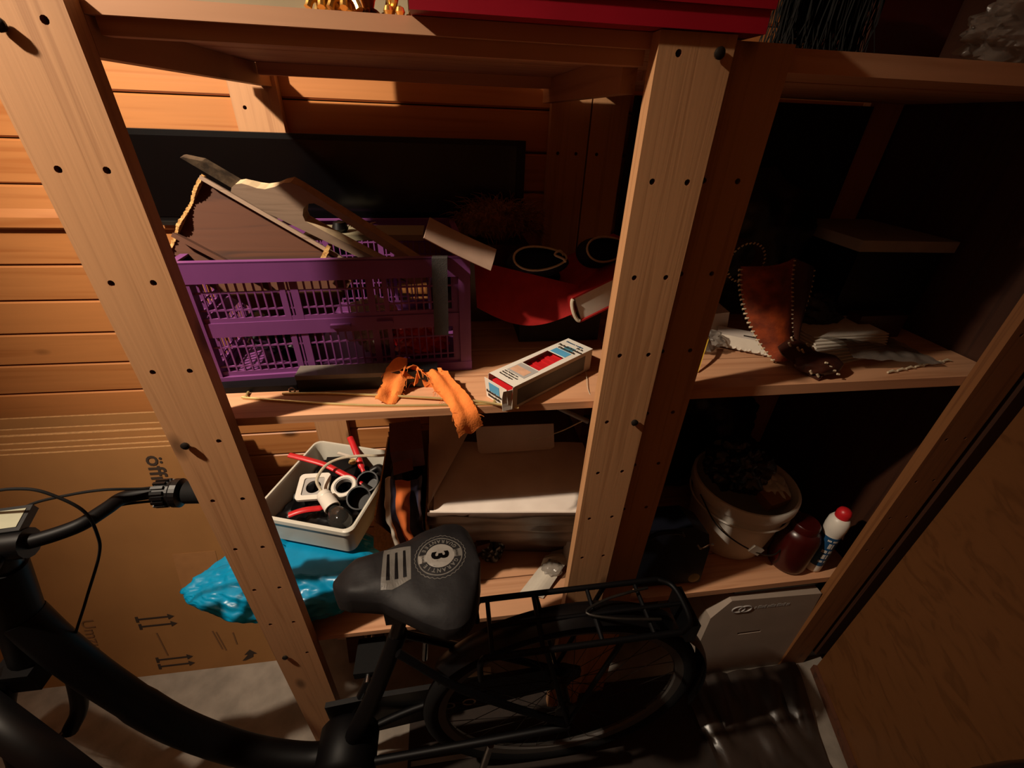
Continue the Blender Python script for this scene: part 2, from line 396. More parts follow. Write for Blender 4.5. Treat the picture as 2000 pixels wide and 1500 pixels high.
# ------------------------------------------------------------------ mid shelf, left bay: purple crate and its load
CR = thing('folding_crate', 'purple folding plastic crate on the middle shelf', 'crate', (.353, .32, 1.166))
cx0, cx1, cy0, cy1, cz0, cz1 = .118, .588, .140, .480, 1.168, 1.392
def hoop(z0, z1, out, t, name):
    b = B(); X0, X1, Y0, Y1 = cx0-out, cx1+out, cy0-out, cy1+out
    box(b, X0, X1, Y0, Y0+t, z0, z1); box(b, X0, X1, Y1-t, Y1, z0, z1); box(b, X0, X0+t, Y0+t, Y1-t, z0, z1); box(b, X1-t, X1, Y0+t, Y1-t, z0, z1)
    bev(b, .0012, 1); return obj(name, b, 'purple', CR)
rim = hoop(1.358, 1.392, .0, .0045, 'rim')
b = B()                                   # turned-in lip on top of the rim
for d in ((cx0, cx1, cy0, cy0+.012), (cx0, cx1, cy1-.012, cy1), (cx0, cx0+.012, cy0, cy1), (cx1-.012, cx1, cy0, cy1)): box(b, *d, 1.3895, 1.3925)
obj('lip', b, 'purple', rim)
mid = hoop(1.262, 1.288, -.004, .012, 'middle_rail')
b = bbox_obj((.338, .372, cy0-.004, cy0+.006, 1.272, 1.278), .001); obj('catch', b, 'purple', mid)
b = bbox_obj((.418, .446, cy0-.0005, cy0+.006, 1.274, 1.280), .001); obj('catch', b, 'purple', mid)
hoop(1.168, 1.186, 0, .01, 'base_rail')
b = bbox_obj((cx0, cx1, cy0, cy1, 1.1675, 1.171), .001); obj('base', b, 'purple', CR)
for x0 in (cx0, cx1-.022):
    for y0 in (cy0+.001, cy1-.022):
        b = bbox_obj((x0+.0005, x0+.0215, y0, y0+.02, 1.186, 1.358), .001); obj('corner_post', b, 'purple', CR)
def lattice(p0, du, L, z0, z1, hz, wide, name='lattice_panel'):
    """moulded grid of upright and level bars with a few wide stiles"""
    b = B(); n = int(L/.0128); du = V(du); nrm = V((-du.y, du.x, 0)); m = frame(p0, du, V((0,0,1)))
    for i in range(n+1):
        u = L*i/n; w = .0013
        obox(b, m, u-w, u+w, 0, z1-z0, -.0018, .0018)
    for h in hz: obox(b, m, 0, L, h-.0014, h+.0014, -.0016, .0016)
    for u, w in wide: obox(b, m, u-w, u+w, 0, z1-z0, -.0024, .0024)
    obox(b, m, 0, L, 0, .008, -.0022, .0022)
    return obj(name, b, 'purple', CR)
for z0, z1, hz in ((1.288, 1.358, (.022, .052)), (1.186, 1.262, (.018, .056))):
    for yy in (cy0+.008, cy1-.008): lattice((cx0+.02, yy, z0), (1,0,0), .43, z0, z1, hz, ((.135, .004), (.153, .006), (.275, .006), (.300, .004), (.424, .006)))
    for xx in (cx0+.006, cx1-.006): lattice((xx, cy0+.02, z0), (0,1,0), .30, z0, z1, hz, ((.10, .005), (.20, .005)))
CR.rotation_euler = (0, 0, .066); CR.location.x -= .013
# things seen through the bars
one('crumpled_bag', lump((.22, .27, 1.225), (.08, .09, .052), None, 4, .3, 7, 3), 'bagblack', 'crumpled black bag inside the purple crate at its left end', 'bag', None, True)
one('mesh_bag', lump((.485, .215, 1.212), (.055, .05, .038), None, 4, .35, 9, 8), 'red', 'red netting bundle inside the purple crate, low at the right', 'netting', None, True)
one('crumpled_paper', lump((.395, .25, 1.232), (.048, .06, .055), None, 4, .4, 8, 5), 'paper', 'crumpled pale paper inside the middle of the purple crate', 'paper', None, False)
one('plastic_bottle', lathe(B(), [(0, 0), (.03, 0), (.032, .01), (.032, .10), (.02, .13), (.012, .135), (.012, .155), (0, .155)], frame((.53, .36, 1.172), (1,0,0), (0,1,0)), 18), 'darkred', 'dark red bottle standing in the back right of the purple crate', 'bottle', None, True)
# old wooden drawer stuck into the crate, splintered edges
DR = thing('broken_drawer', 'broken dark wooden drawer with pale splintered edge sticking out of the crate', 'drawer', (.21, .27, 1.30))
p0 = V((.168, .216, 1.498)); px = (V((.356, .196, 1.381)) - p0).normalized(); pd = (V((.096, .176, 1.375)) - p0).normalized()
m = frame(p0, px, pd)                      # local x along the drawer, local y down its short side, local z out of its floor
side = m.to_3x3() @ V((0,0,1)); sg = -1 if side.y > 0 else 1
b = B(); obox(b, m, 0, .26, 0, .150, -.003*1, .003); obj('drawer_floor', b, 'darkwood', DR)
b = B(); obox(b, m, 0, .26, -.006, .0, 0, sg*.020); bev(b, .001, 1); obj('drawer_side', b, 'greywood', DR)
b = B(); obox(b, m, 0, .13, .094, .101, 0, sg*.022); bev(b, .001, 1); obj('drawer_side', b, 'darkwood', DR)
b = B()
for i in range(70):
    v0 = .160*i/70; obox(b, m, -.003 - .0014*R.random(), .001, -.008+v0, -.008+v0+.0026, -.0035, sg*(.008+.0022*R.random()+.004*math.sin(i*.21)))
obj('splintered_edge', b, 'rawedge', DR)
b = B()
for i in range(12): v0 = .05*i/12; obox(b, m, .203, .209+.0016*R.random(), -.012+v0, -.012+v0+.0046, sg*.020, sg*(.026+.003*R.random()))
obj('splintered_batten', b, 'rawedge', DR)
# plasterer's darby: long stained blade with a wooden handle
DB = thing('plaster_darby', 'long plastering float with worn wooden loop handle leaning in the crate', 'tool', (.33, .22, 1.36))
bl0 = V((.128, .262, 1.531)); bl1 = V((.475, .250, 1.352)); bx = (bl1-bl0).normalized(); up = V((.18, -.30, .9)); up = (up - up.dot(bx)*bx).normalized()
mB = frame(bl0, bx, up)
b = B(); prism(b, [(0, 0), (.004, .003), (.032, .0125), (.09, .006), (.40, -.012), (.40, -.034), (.09, -.012)], mB, .012); bev(b, .0006, 1); obj('blade', b, 'blade', DB)
hp = [(.078,-.012), (.079,.000), (.084,.008), (.092,.0135), (.102,.016), (.114,.0175), (.126,.022), (.140,.033), (.150,.044), (.160,.050), (.175,.0515), (.192,.049), (.25,.0425), (.32,.0345), (.380,.0265), (.396,.020), (.404,.010), (.403,-.008), (.39,-.016)]
hh = [(.192,.003), (.1865,.010), (.1855,.020), (.190,.030), (.199,.0355), (.212,.0355), (.25,.0305), (.30,.0235), (.35,.0165), (.368,.0125), (.376,.006), (.372,-.001), (.36,-.003), (.25,.000)]
hp = [(x*1.05, y*1.22) for x, y in hp]; hh = [(x*1.05, y*1.28) for x, y in hh]
mH = mB @ Matrix.Translation((0, 0, .006))
b = B(); prism(b, hp, mH, .019, [hh[::-1]])
bev(b, .0014, 1, .9)
for f in b.faces: pass
obj('handle', b, 'lightwood', DB)
b = B(); prism(b, [(x*.998+.0003, y) for x, y in hp], mH @ Matrix.Translation((0,0,.0192 if (mB.to_3x3() @ V((0,0,1))).y < 0 else -.0006)), .0004, [hh[::-1]]); obj('worn_face', b, 'greywood', DB)
# clear bulbs and crumbs visible behind the handle
one('black_ball', lathe(B(), [(0, 0), (.012, 0), (.016, .006), (.012, .018), (0, .022)], frame((.337, .335, 1.395), (1,0,0), (0,1,0)), 16), 'black', 'small shiny black ball behind the loop of the wooden handle', 'ball', None, True)
b = B()
for i in range(14): 
    p = V((.375+R.uniform(-.022,.022), .345+R.uniform(-.015,.015), 1.402+R.uniform(0,.006))); q = V((R.uniform(-1,1), R.uniform(-1,1), R.uniform(-.3,.6)))*.011
    tube(b, [p-q, p+V((0,0,.003)), p+q], [.0008, .0014, .0008], 5)
one('wood_shavings', b, 'lace', 'pale curly wood shavings lying behind the handle hole', 'shavings')
b = bbox_obj((.27, .50, .31, .40, 1.383, 1.394), .001); one('grey_tray', b, 'greygreen', 'flat grey tray edge across the crate under the wood shavings', 'tray')
# television behind the crate
TV = thing('flat_television', 'black flat television leaning against the plank wall behind the crate', 'television', (.30, .53, 1.166))
b = bbox_obj((-.14, .738, .528, .556, 1.366, 1.556), .006, 3); obj('casing', b, 'black', TV)
b = bbox_obj((-.122, .716, .526, .5285, 1.384, 1.545), .0006, 1); obj('screen', b, 'screen', TV)
b = bbox_obj((-.14, .738, .521, .530, 1.366, 1.374), .002, 2); obj('bottom_trim', b, 'darksteel', TV)
b = bbox_obj((.27, .33, .535, .552, 1.18, 1.37), .003); obj('stand_neck', b, 'black', TV)
b = bbox_obj((.16, .44, .49, .57, 1.1665, 1.18), .003); obj('stand_foot', b, 'black', TV)
# fibre bundle
FB = thing('fibre_bundle', 'shaggy bundle of brown fibres in front of the television', 'fibre bundle', (.665, .448, 1.353))
b = bbox_obj((.598, .735, .40, .505, 1.1665, 1.352), .003); one('brown_box', b, 'teabrown', 'dark brown box behind the red book under the fibre bundle', 'box')
obj('core', lump((.665, .448, 1.392), (.085, .045, .038), None, 3, .25, 5, 2), 'fur', FB, True)
b = B()
for i in range(900):
    a = R.uniform(0, 2*PI); h = R.uniform(-.4, 1); rr = math.sqrt(max(0, 1-h*h)); p = V((.665+.085*rr*math.cos(a), .448+.045*rr*math.sin(a), 1.392+.040*h)); d = V((math.cos(a)*.5+R.uniform(-.7,.7), math.sin(a)*.5-.2, .4*h+R.uniform(-.5,.5)))*R.uniform(.02,.05)
    tube(b, [p, p+d*.6+V((0,0,.003)), p+d+V((0,0,-.006))], [.0008, .0007, .0003], 3, False)
tag(obj('fibres', b, 'fur', FB), kind='stuff')
# card, red book, shoes
m = frame((.521, .152, 1.457), V((.631, .160, 1.404))-V((.521,.152,1.457)), V((.507,.124,1.432))-V((.521,.152,1.457)))
b = sheet(lambda u, v: m @ V((u*.124, v*.040, .003*math.sin(u*3)+.006*v*v*(u-.2))), 14, 6, .0022); one('grey_card', b, 'pinkcard', 'bent greyish cardboard strip lying over the right corner of the crate', 'card')
BK = thing('red_book', 'large open red cloth book standing fanned behind the crate with page block towards the post', 'book', (.77, .30, 1.166))
def cover(u, v):                          # left cover leans up to the left, curling down at the front
    p = V((.806, .215, 1.318)).lerp(V((.598, .235, 1.364)), u)
    q = V((.800, .188, 1.272)).lerp(V((.600, .190, 1.286)), u) + V((0, 0, -.034*math.sin(PI*u)))
    return p.lerp(q, v)
obj('left_cover', sheet(cover, 16, 10, .003), 'redcloth', BK, True)
mp = frame((.808, .184, 1.250), (.165, .03, .068), (0, 1, .03))
b = B(); obox(b, mp, 0.006, .20, .004, .20, .004, .054); bev(b, .004, 2); 
obj('page_block', b, 'paper', BK)
b = B(); obox(b, mp, .002, .206, 0, .206, .055, .0585); obox(b, mp, .002, .206, 0, .206, 0, .0035); bev(b, .0008, 1); obj('cover_boards', b, 'redcloth', BK)
def spine(u, v): a = (u-.5)*PI; return mp @ V((.002-.010*math.cos(a), v*.206, .02925+.0292*math.sin(a)))
obj('spine', sheet(spine, 10, 2, .0025), 'redcloth', BK, True)
b = B(); tube(b, [mp @ V((.0015-.007*math.cos(a), .002, .02925+.025*math.sin(a))) for a in [(-.5+k/10)*PI for k in range(11)]], .004, 8); obj('head_band', b, 'cord', BK, True)
b = bbox_obj((.70, .885, .275, .385, 1.1665, 1.246), .004); one('dark_box', b, 'backing', 'dark low box under the red book', 'box')
def shoe(name, c, ang, tilt, label):
    T = thing(name, label, 'shoe', c, 'navy cloth shoes behind the book')
    mm = Matrix.Translation(c) @ Matrix.Rotation(ang, 4, 'Z') @ Matrix.Rotation(tilt, 4, 'X')
    def up_(u, v):
        a = 2*PI*u; x = .065*math.cos(a); y = .030*math.sin(a)*(1 - .25*math.cos(a)); k = 1 - .12*v; z = .020*v
        if v > .5: k *= 1 - .10*(v-.5)
        return mm @ V((x*k, y*k, z))
    obj('upper', sheet(up_, 32, 6, .002), 'navy', T, True)
    b = B(); tube(b, [up_(k/32, 1.0) for k in range(32)], .0022, 6, closed=True); obj('piping', b, 'cord', T, True)
    b = B(); prism(b, [(.066*math.cos(2*PI*k/32), .031*math.sin(2*PI*k/32)*(1-.25*math.cos(2*PI*k/32))) for k in range(32)], mm @ Matrix.Translation((0,0,-.004)), .005); obj('sole', b, 'navy', T)
    b = B(); tube(b, spline([mm @ V(q) for q in ((.048,.004,.022), (.040,.010,.029), (.028,.003,.027), (.044,-.006,.026), (.05,-.012,.023))], 5), .0022, 6); obj('bow', b, 'cord', T, True)
    return T
shoe('cloth_shoe', V((.728, .255, 1.352)), .10, .80, 'navy cloth shoe with white piping lying on the red book')
shoe('cloth_shoe', V((.872, .285, 1.366)), .35, 1.0, 'second navy cloth shoe half hidden behind the front post')
b = lump((.725, .305, 1.282), (.075, .055, .062), None, 3, .2, 5, 11); one('dark_pouch', b, 'navy', 'dark soft pouch stuffed behind the red book under the shoe', 'pouch', None, True)
# strap over the crate edge
def stp(u, v):
    pts = [(0,.165,1.382), (0,.150,1.3965), (0,.134,1.396), (0,.1315,1.36), (0,.133,1.32), (0,.134,1.27), (0,.1335,1.255)]
    k = u*(len(pts)-1); i = min(int(k), len(pts)-2); p = V(pts[i]).lerp(V(pts[i+1]), k-i); return p + V((.523 + .026*v - .006*u, 0, 0))
one('webbing_strap', sheet(stp, 30, 3, .002), 'strap', 'dark grey strap hanging over the front edge of the purple crate', 'strap', None, True)
# black metal rail with a taped end in front of the crate
RL = thing('black_rail', 'flat black metal rail lying in front of the crate', 'rail', (.40, .115, 1.166))
b = bbox_obj((.272, .520, .098, .134, 1.1665, 1.200), .003); obj('rail', b, 'railblack', RL)
b = bbox_obj((.2715, .440, .0975, .1345, 1.192, 1.2006), .001); obj('tape', b, 'clearplastic', RL)
b = bbox_obj((.130, .268, .104, .139, 1.1665, 1.178), .002); one('black_strip', b, 'blackmat', 'thin black plastic strip on the shelf beside the left post', 'strip')
b = B(); tube(b, [V((.262+.005*math.cos(a), .096, 1.1725+.005*math.sin(a))) for a in [2*PI*k/16 for k in range(16)]], .0015, 6, closed=True); one('metal_eyelet', b, 'chrome', 'tiny steel ring on the shelf at the end of the black rail', 'ring')
# brass rods
def rod(name, pts, label): b = B(); tube(b, spline(pts, 6), .0023, 8); return one(name, b, 'brass', label, 'rod', 'brass rods on the shelf edge', True)
rod('brass_rod', [(.186,.102,1.169), (.188,.088,1.169), (.200,.080,1.169), (.40,.042,1.1685), (.60,.0285,1.1685), (.617,.03,1.169), (.621,.048,1.169)], 'front brass rod with bent ends lying along the shelf edge')
rod('brass_rod', [(.246,.092,1.169), (.35,.082,1.169), (.56,.040,1.1725), (.66,.012,1.1685)], 'rear straight brass rod under the orange cloth')
# orange cloth strip: two ragged ribbons meeting in a peak
OC = thing('orange_cloth', 'frayed orange cloth strip folded over the shelf edge', 'cloth', (.50, .07, 1.166))
ctr = spline([(.428,.045,1.170), (.438,.075,1.178), (.446,.096,1.196), (.460,.112,1.203), (.478,.104,1.190), (.488,.100,1.184), (.502,.104,1.196), (.516,.092,1.200), (.534,.066,1.186), (.552,.042,1.178), (.562,.020,1.170), (.570,.006,1.150), (.576,.003,1.128)], 5)
def cl(u, v):
    k = u*(len(ctr)-1); i = min(int(k), len(ctr)-2); p = ctr[i].lerp(ctr[i+1], k-i); d = (ctr[i+1]-ctr[i]).normalized()
    k_ = max(0, min(1, (u-.28)/.26)); w = V((.55, -.35, -.30)).lerp(V((.78, .30, .12)), k_*k_*(3-2*k_)); w = (w - w.dot(d)*d).normalized(); wd = .034 + .006*math.sin(u*7) + (.010 if u > .6 else 0)
    return p + w*(v-.5)*wd + V((0,0,1))*(.004*noise.noise(V((u*14, v*3, 0))) + .0025*math.sin(v*9+u*6)) + w*.003*noise.noise(V((u*60, v*9, 4)))*(1 if v in (0, 1) else 0)
obj('ribbon', sheet(cl, 90, 10, .0012), 'orange', OC, True)
b = B()
for i in range(70):
    u = R.random(); v = R.choice((0, 1)) ; p = cl(u, v); d = V((R.uniform(-1,1), R.uniform(-1,.3), R.uniform(-1,.6)))*R.uniform(.004,.012); tube(b, [p, p+d*.5, p+d+V((0,0,-.002))], .0004, 3, False)
tag(obj('frayed_threads', b, 'orange', OC), kind='stuff')
# box of floor-laying wedges
PB = thing('wedge_box', 'open white carton of red plastic wedges on the shelf edge', 'box', (.72, .10, 1.166))
mP = frame((.6475, .0085, 1.1665), V((.826, .139, 0))-V((.6475,.0085,0)), (-.04, .055, 0))    # x along the box, y across, z up
Lb, Wb, Hb = .222, .063, .046
b = B(); t_ = .0008
obox(b, mP, 0, Lb, 0, t_, 0, Hb); obox(b, mP, 0, Lb, Wb-t_, Wb, 0, Hb); obox(b, mP, 0, Lb, 0, Wb, 0, t_); obox(b, mP, Lb-t_, Lb, 0, Wb, 0, Hb)
obj('carton_walls', b, 'paper', PB)
b = B(); prism(b, [(.003,-.0002), (Lb,-.0002), (Lb,Wb), (.003,Wb)], mP @ Matrix.Translation((0,0,Hb)), .0008, [[(.075,.010), (.075,.052), (.148,.054), (.148,.012)][::-1]]); obj('lid', b, 'white', PB)
b = B(); prism(b, [(.001,.004), (.006,Wb*.08), (.010,Hb), (-.0,Hb)], frame(mP @ V((0,0,0)), mP.to_3x3() @ V((0,1,0)), (0,0,1)), .0006); b.free()
def flap(u, v): return mP @ V((-.004 - .006*v, .004+u*(Wb-.006), .001+v*.043))
fl = obj('end_flap', sheet(flap, 6, 6, .0008), 'white', PB)
def flap2(u, v): return mP @ V((-.004*u + .002*math.sin(v*5), -.001 - .004*(1-u)*v, .001+v*.044)) + V((.0, 0, 0))
obj('tuck_flap', sheet(lambda u, v: mP @ V((.001-.017*u, .0005+.006*u+.003*math.sin(3*v), .002+v*.040)), 4, 6, .0008), 'white', PB)
WED = []
for i in range(18):                       # red wedges packed across the box
    b = B(); x0 = .006 + i*.0117
    obox(b, mP, x0, x0+.0105, .004, Wb-.005, .002, .034 + .003*((i*7) % 3)/2); bev(b, .0008, 1); obj('wedge', b, 'red', PB)
mT = mP @ Matrix.Translation((0, 0, Hb+.0010))
def printed(x0, x1, y0, y1, mat, name='print', up=0): b = B(); obox(b, mT, x0, x1, y0, y1, -.0002, .0002+up); return obj(name, b, mat, PB)
mt90 = lambda x, y: mT @ Matrix.Translation((x, y, .0003)) @ Matrix.Rotation(-PI/2, 4, 'Z')
printed(.034, .072, .008, .052, 'greyprint'); printed(.040, .060, .014, .050, 'pinkwood', 'print', .0002); b = B(); obox(b, mP, .012, .20, -.0004, .0, .006, .038); obj('side_print', b, 'sideprint', PB); printed(.150, .170, .012, .050, 'skyblue'); printed(.172, .192, .018, .040, 'teal')
mt90b = lambda x, y: mT @ Matrix.Translation((x, y, .0004)) @ Matrix.Rotation(-PI/2, 4, 'Z')
letters('Parkett-/Laminat-', .0085, mt90b(.184, .058), 'ink', PB, bold=.0002); letters('Distanzkeile', .0085, mt90b(.173, .050), 'ink', PB, bold=.0002)
letters('Distance wedges', .0062, mt90b(.205, .055), 'bluelabel', PB); letters('20 St.', .0075, mt90b(.196, .022), 'ink', PB)
for k, s in enumerate(('zum Verlegen von', 'Parkett, Laminat und', 'Paneelen geeignet')): letters(s, .0046, mt90b(.029-.0065*k, .052), 'ink', PB)
mE = frame(mP @ V((-.0042, Wb-.003, .002)), mP.to_3x3() @ V((0,-1,0)), mP.to_3x3() @ V((-.006,0,.043)))
b = B(); obox(b, mE, .010, .036, .018, .037, .0010, .0014); obj('print', b, 'skyblue', PB)
letters('Parkett-/Laminat-', .0072, mE @ Matrix.Translation((.002, .0135, .0016)), 'ink', PB, bold=.0002, sx=.86); letters('Distanzkeile', .0072, mE @ Matrix.Translation((.005, .005, .0016)), 'ink', PB, bold=.0002, sx=.9)
b = B(); tube(b, spline([(.80,.22,1.168), (.815,.14,1.169), (.80,.06,1.168), (.806,.016,1.156)], 6), .0006, 5); one('loose_thread', b, 'cord', 'thin pale thread on the shelf beside the wedge carton', 'thread')
b = B(); tube(b, spline([(.70,.10,1.02), (.75,.06,1.07), (.79,.04,1.11)], 6), .0011, 5); one('thin_twig', b, 'cord', 'thin pale twig poking up from the white carton under the shelf', 'twig')
# ------------------------------------------------------------------ low shelf, left bay
# blue plastic bag, stuffed, spilling out left past the post
def bagf(p, d):
    k = max(0.0, -d.x); p.y *= 1 - .62*k*k; p.z *= 1 - .45*k; p.y -= .045*k*k; p.z += .012*k - .015*max(0, d.x)
    r1 = 1 - 2*abs(noise.noise(V((d.x*2.2+d.y*1.5, d.y*2.6-d.x, d.z+3)))); r2 = 1 - 2*abs(noise.noise(V((d.x*5, d.y*6+d.x*3, d.z*3+8)))); r3 = 1 - 2*abs(noise.noise(V((d.x*11+d.y*5, d.y*9, d.z*7))))
    q = d.normalized(); p += V((q.x, q.y*.8, q.z))*(.012*r1 + .007*r2 + .003*r3 - .012)
    return p
b = lump((.110, .170, .575), (.240, .142, .066), bagf, 6, .03, 3, 21)
for v in b.verts:
    if v.co.x > .095 and v.co.z < .508: v.co.z = .508 + .001*R.random()
    if v.co.x > .08 and v.co.z > .612 and v.co.y > .12: v.co.z = .612
one('blue_bag', b, 'bluebag', 'stuffed bright blue plastic bag spilling past the left post', 'bag', None, 'all')
# cream tub, rounded rectangle walls
TB = thing('plastic_tub', 'cream plastic tub full of tools on the blue bag', 'tub', (.2, .33, .62))
u_ = (V((.327,.148,0)) - V((.070,.233,0))).normalized(); v_ = V((-u_.y, u_.x, 0)); tc = V((.200, .336, .625))
mTb = Matrix((u_, v_, V((0,0,1)))).transposed().to_4x4(); mTb.translation = tc
def rrect(hx, hy, r, n=6):
    out = []
    for sx, sy, a0 in ((1,1,0), (-1,1,PI/2), (-1,-1,PI), (1,-1,1.5*PI)):
        for k in range(n+1): a = a0 + PI/2*k/n; out.append(((hx-r)*sx + r*math.cos(a), (hy-r)*sy + r*math.sin(a)))
    return out
def shell(prof, r, m, nm, mat, par, smooth=True):
    """stack of rounded rectangles: prof = [(half x, half y, z)] outside then inside"""
    b = B(); rings = [[b.verts.new(m @ V((x, y, z))) for x, y in rrect(hx, hy, r)] for hx, hy, z in prof]
    for a, c in zip(rings, rings[1:]):
        for k in range(len(a)): b.faces.new((a[k], a[(k+1) % len(a)], c[(k+1) % len(a)], c[k]))
    b.faces.new(rings[0][::-1]); b.faces.new(rings[-1]); return obj(nm, b, mat, par, smooth)
shell([(.118,.133,0), (.124,.139,.004), (.134,.149,.085), (.139,.154,.085), (.139,.154,.097), (.136,.151,.100), (.131,.146,.100), (.129,.144,.094), (.122,.137,.006), (.116,.131,.005)], .022, mTb, 'body', 'cream', TB)
def tl(x, y, z): return mTb @ V((x, y, z))      # tub coordinates
# a bed of dark odds and ends fills the lower half
def heap(u, v): return tl((u-.5)*.236, (v-.5)*.266, .034 + .018*noise.noise(V((u*6, v*6, 3))) + .010*noise.noise(V((u*15, v*15, 1))))
one('dark_cables', sheet(heap, 30, 30, .006), 'black', 'tangle of black cable ends filling the bottom of the cream tub', 'cables', None, True)
def plier(name, a, c, label, mid=None):
    T = thing(name, label, 'pliers', a, 'red handled pliers in the tub'); a, c = V(a), V(c); mid = V(mid) if mid else (a+c)/2 + V((0,0,.006))
    pts = spline([a, a.lerp(mid, .5)+V((0,0,.002)), mid, mid.lerp(c, .5), c], 6); n = len(pts)
    b = B(); tube(b, pts, [.0092 if i < n*.85 else .006 for i in range(n)], 10, flat=.6); obj('grip', b, 'red', T, True)
    b = B(); tube(b, [c, c+(c-mid).normalized()*.022+V((0,0,-.006)), c+(c-mid).normalized()*.05+V((0,0,-.016))], [.007, .009, .003], 8, flat=.5); obj('jaw', b, 'darksteel', T, True)
    return T
plier('pliers', tl(-.165, .058, .112), tl(.072, .030, .075), 'long red plier grip crossing the tub and its left rim', tl(-.05, .055, .098))
plier('pliers', tl(-.030, .165, .118), tl(.050, .080, .070), 'red plier grip sticking up over the back rim of the tub')
plier('pliers', tl(-.062, -.112, .070), tl(.012, -.066, .066), 'short curved red grip low in the front of the tub')
# switch frame
SF = thing('switch_frame', 'white square light switch frame on top of the tub heap', 'switch', tl(-.04, -.01, .06))
mS = mTb @ Matrix.Translation((-.052, -.012, .072)) @ Matrix.Rotation(.22, 4, 'X') @ Matrix.Rotation(.06, 4, 'Y') @ Matrix.Rotation(.30, 4, 'Z')
b = B(); prism(b, rrect(.042, .042, .012, 4), mS, .010, [rrect(.028, .028, .006, 4)[::-1]]); bev(b, .0015, 2); obj('frame', b, 'white', SF)
b = B(); prism(b, rrect(.030, .030, .005, 3), mS @ Matrix.Translation((0,0,.002)), .004, [[(.020*math.cos(-2*PI*k/24), .020*math.sin(-2*PI*k/24)) for k in range(24)]]); obj('support_ring', b, 'greyprint', SF)
mS2 = mTb @ Matrix.Translation((.030, .010, .062)) @ Matrix.Rotation(.25, 4, 'X') @ Matrix.Rotation(.2, 4, 'Z')
RG = thing('adapter_ring', 'white round plastic ring with a grey inner band beside the switch frame', 'ring', tl(.03, .01, .06))
b = B(); lathe(b, [(.026,0), (.034,0), (.035,.003), (.035,.020), (.033,.022), (.026,.022), (.026,0)], mS2, 28); obj('ring', b, 'white', RG, True)
b = B(); lathe(b, [(.0225,.004), (.0255,.004), (.0255,.020), (.0225,.020), (.0225,.004)], mS2, 28); obj('inner_band', b, 'greyprint', RG, True)
# bulb in a lamp holder with its white cord
LH = thing('lamp_holder', 'white lamp holder with a clear bulb and cord on top of the tub', 'lamp holder', tl(.02, -.06, .07))
ax = (tl(.075, -.098, .075) - tl(.005, -.048, .092)).normalized(); mL = frame(tl(-.004, -.042, .094), ax, (0,0,1)) @ Matrix.Rotation(PI/2, 4, 'Y')
b = B(); lathe(b, [(0,0), (.010,0), (.017,.004), (.0195,.014), (.0195,.020), (.0188,.021), (.0195,.022), (.021,.060), (.018,.0605), (.016,.05), (0,.05)], mL, 24); obj('socket', b, 'white', LH, True)
b = B(); lathe(b, [(0,.05), (.013,.052), (.014,.066), (.024,.080), (.029,.096), (.030,.104), (.027,.118), (.018,.130), (.008,.1345), (0,.135)], mL, 24); obj('bulb', b, 'glass', LH, True)
b = B(); tube(b, spline([mL @ V((0,0,.002)), mL @ V((0,.004,-.012)), tl(-.028, -.02, .118), tl(-.026, .025, .128), tl(.0, .062, .128), tl(.045, .085, .126), tl(.098, .108, .118), tl(.14, .130, .118)], 8), .0042, 8); obj('cord', b, 'cord', LH, True)
# dark goggle cups and black slab
def cup(c, r, ax_, label):
    b = B(); lathe(b, [(0,-.012), (r*.72,-.012), (r*.84,.012), (r*.88,.030), (r,.030), (r*1.0,.02), (r*.85,-.018), (0,-.018)], frame(c, ax_, (0,0,1)) @ Matrix.Rotation(PI/2, 4, 'Y'), 28)
    return one('rubber_cup', b, 'black', label, 'cup', 'black rubber cups in the tub', True)
cup(tl(.088, .042, .062), .031, (-.1, -.45, .9), 'black rubber cup at the back right of the tub'); cup(tl(.092, -.022, .068), .032, (.05, -.55, .85), 'black rubber cup nearest the glass bulb')
b = bbox_obj((-.048, .048, -.05, .05, 0, .028), .006, 2, mTb @ Matrix.Translation((-.022, .075, .045)) @ Matrix.Rotation(.15, 4, 'X') @ Matrix.Rotation(.25, 4, 'Z')); one('black_case', b, 'blackmat', 'flat black case leaning at the back of the tub', 'case')
b = bbox_obj((-.034, .034, -.004, .004, 0, .006), .001, 1, mTb @ Matrix.Translation((-.012, .108, .092)) @ Matrix.Rotation(-.15, 4, 'Z')); one('steel_plate', b, 'paper', 'narrow white plate on the black case at the back of the tub', 'plate')
b = B(); lathe(b, [(0,0), (.010,0), (.012,.004), (.008,.010), (0,.012)], mTb @ Matrix.Translation((.012, .093, .086)), 16); one('brass_nut', b, 'brass', 'small brass nut lying under the white plate in the tub', 'nut', None, True)
b = B(); tube(b, spline([tl(.07,.09,.066), tl(.09,.10,.075), tl(.11,.085,.072), tl(.105,.065,.07)], 6), [.012]*19, 10); one('black_plug', b, 'black', 'black moulded plug against the right wall of the tub', 'plug', None, True)
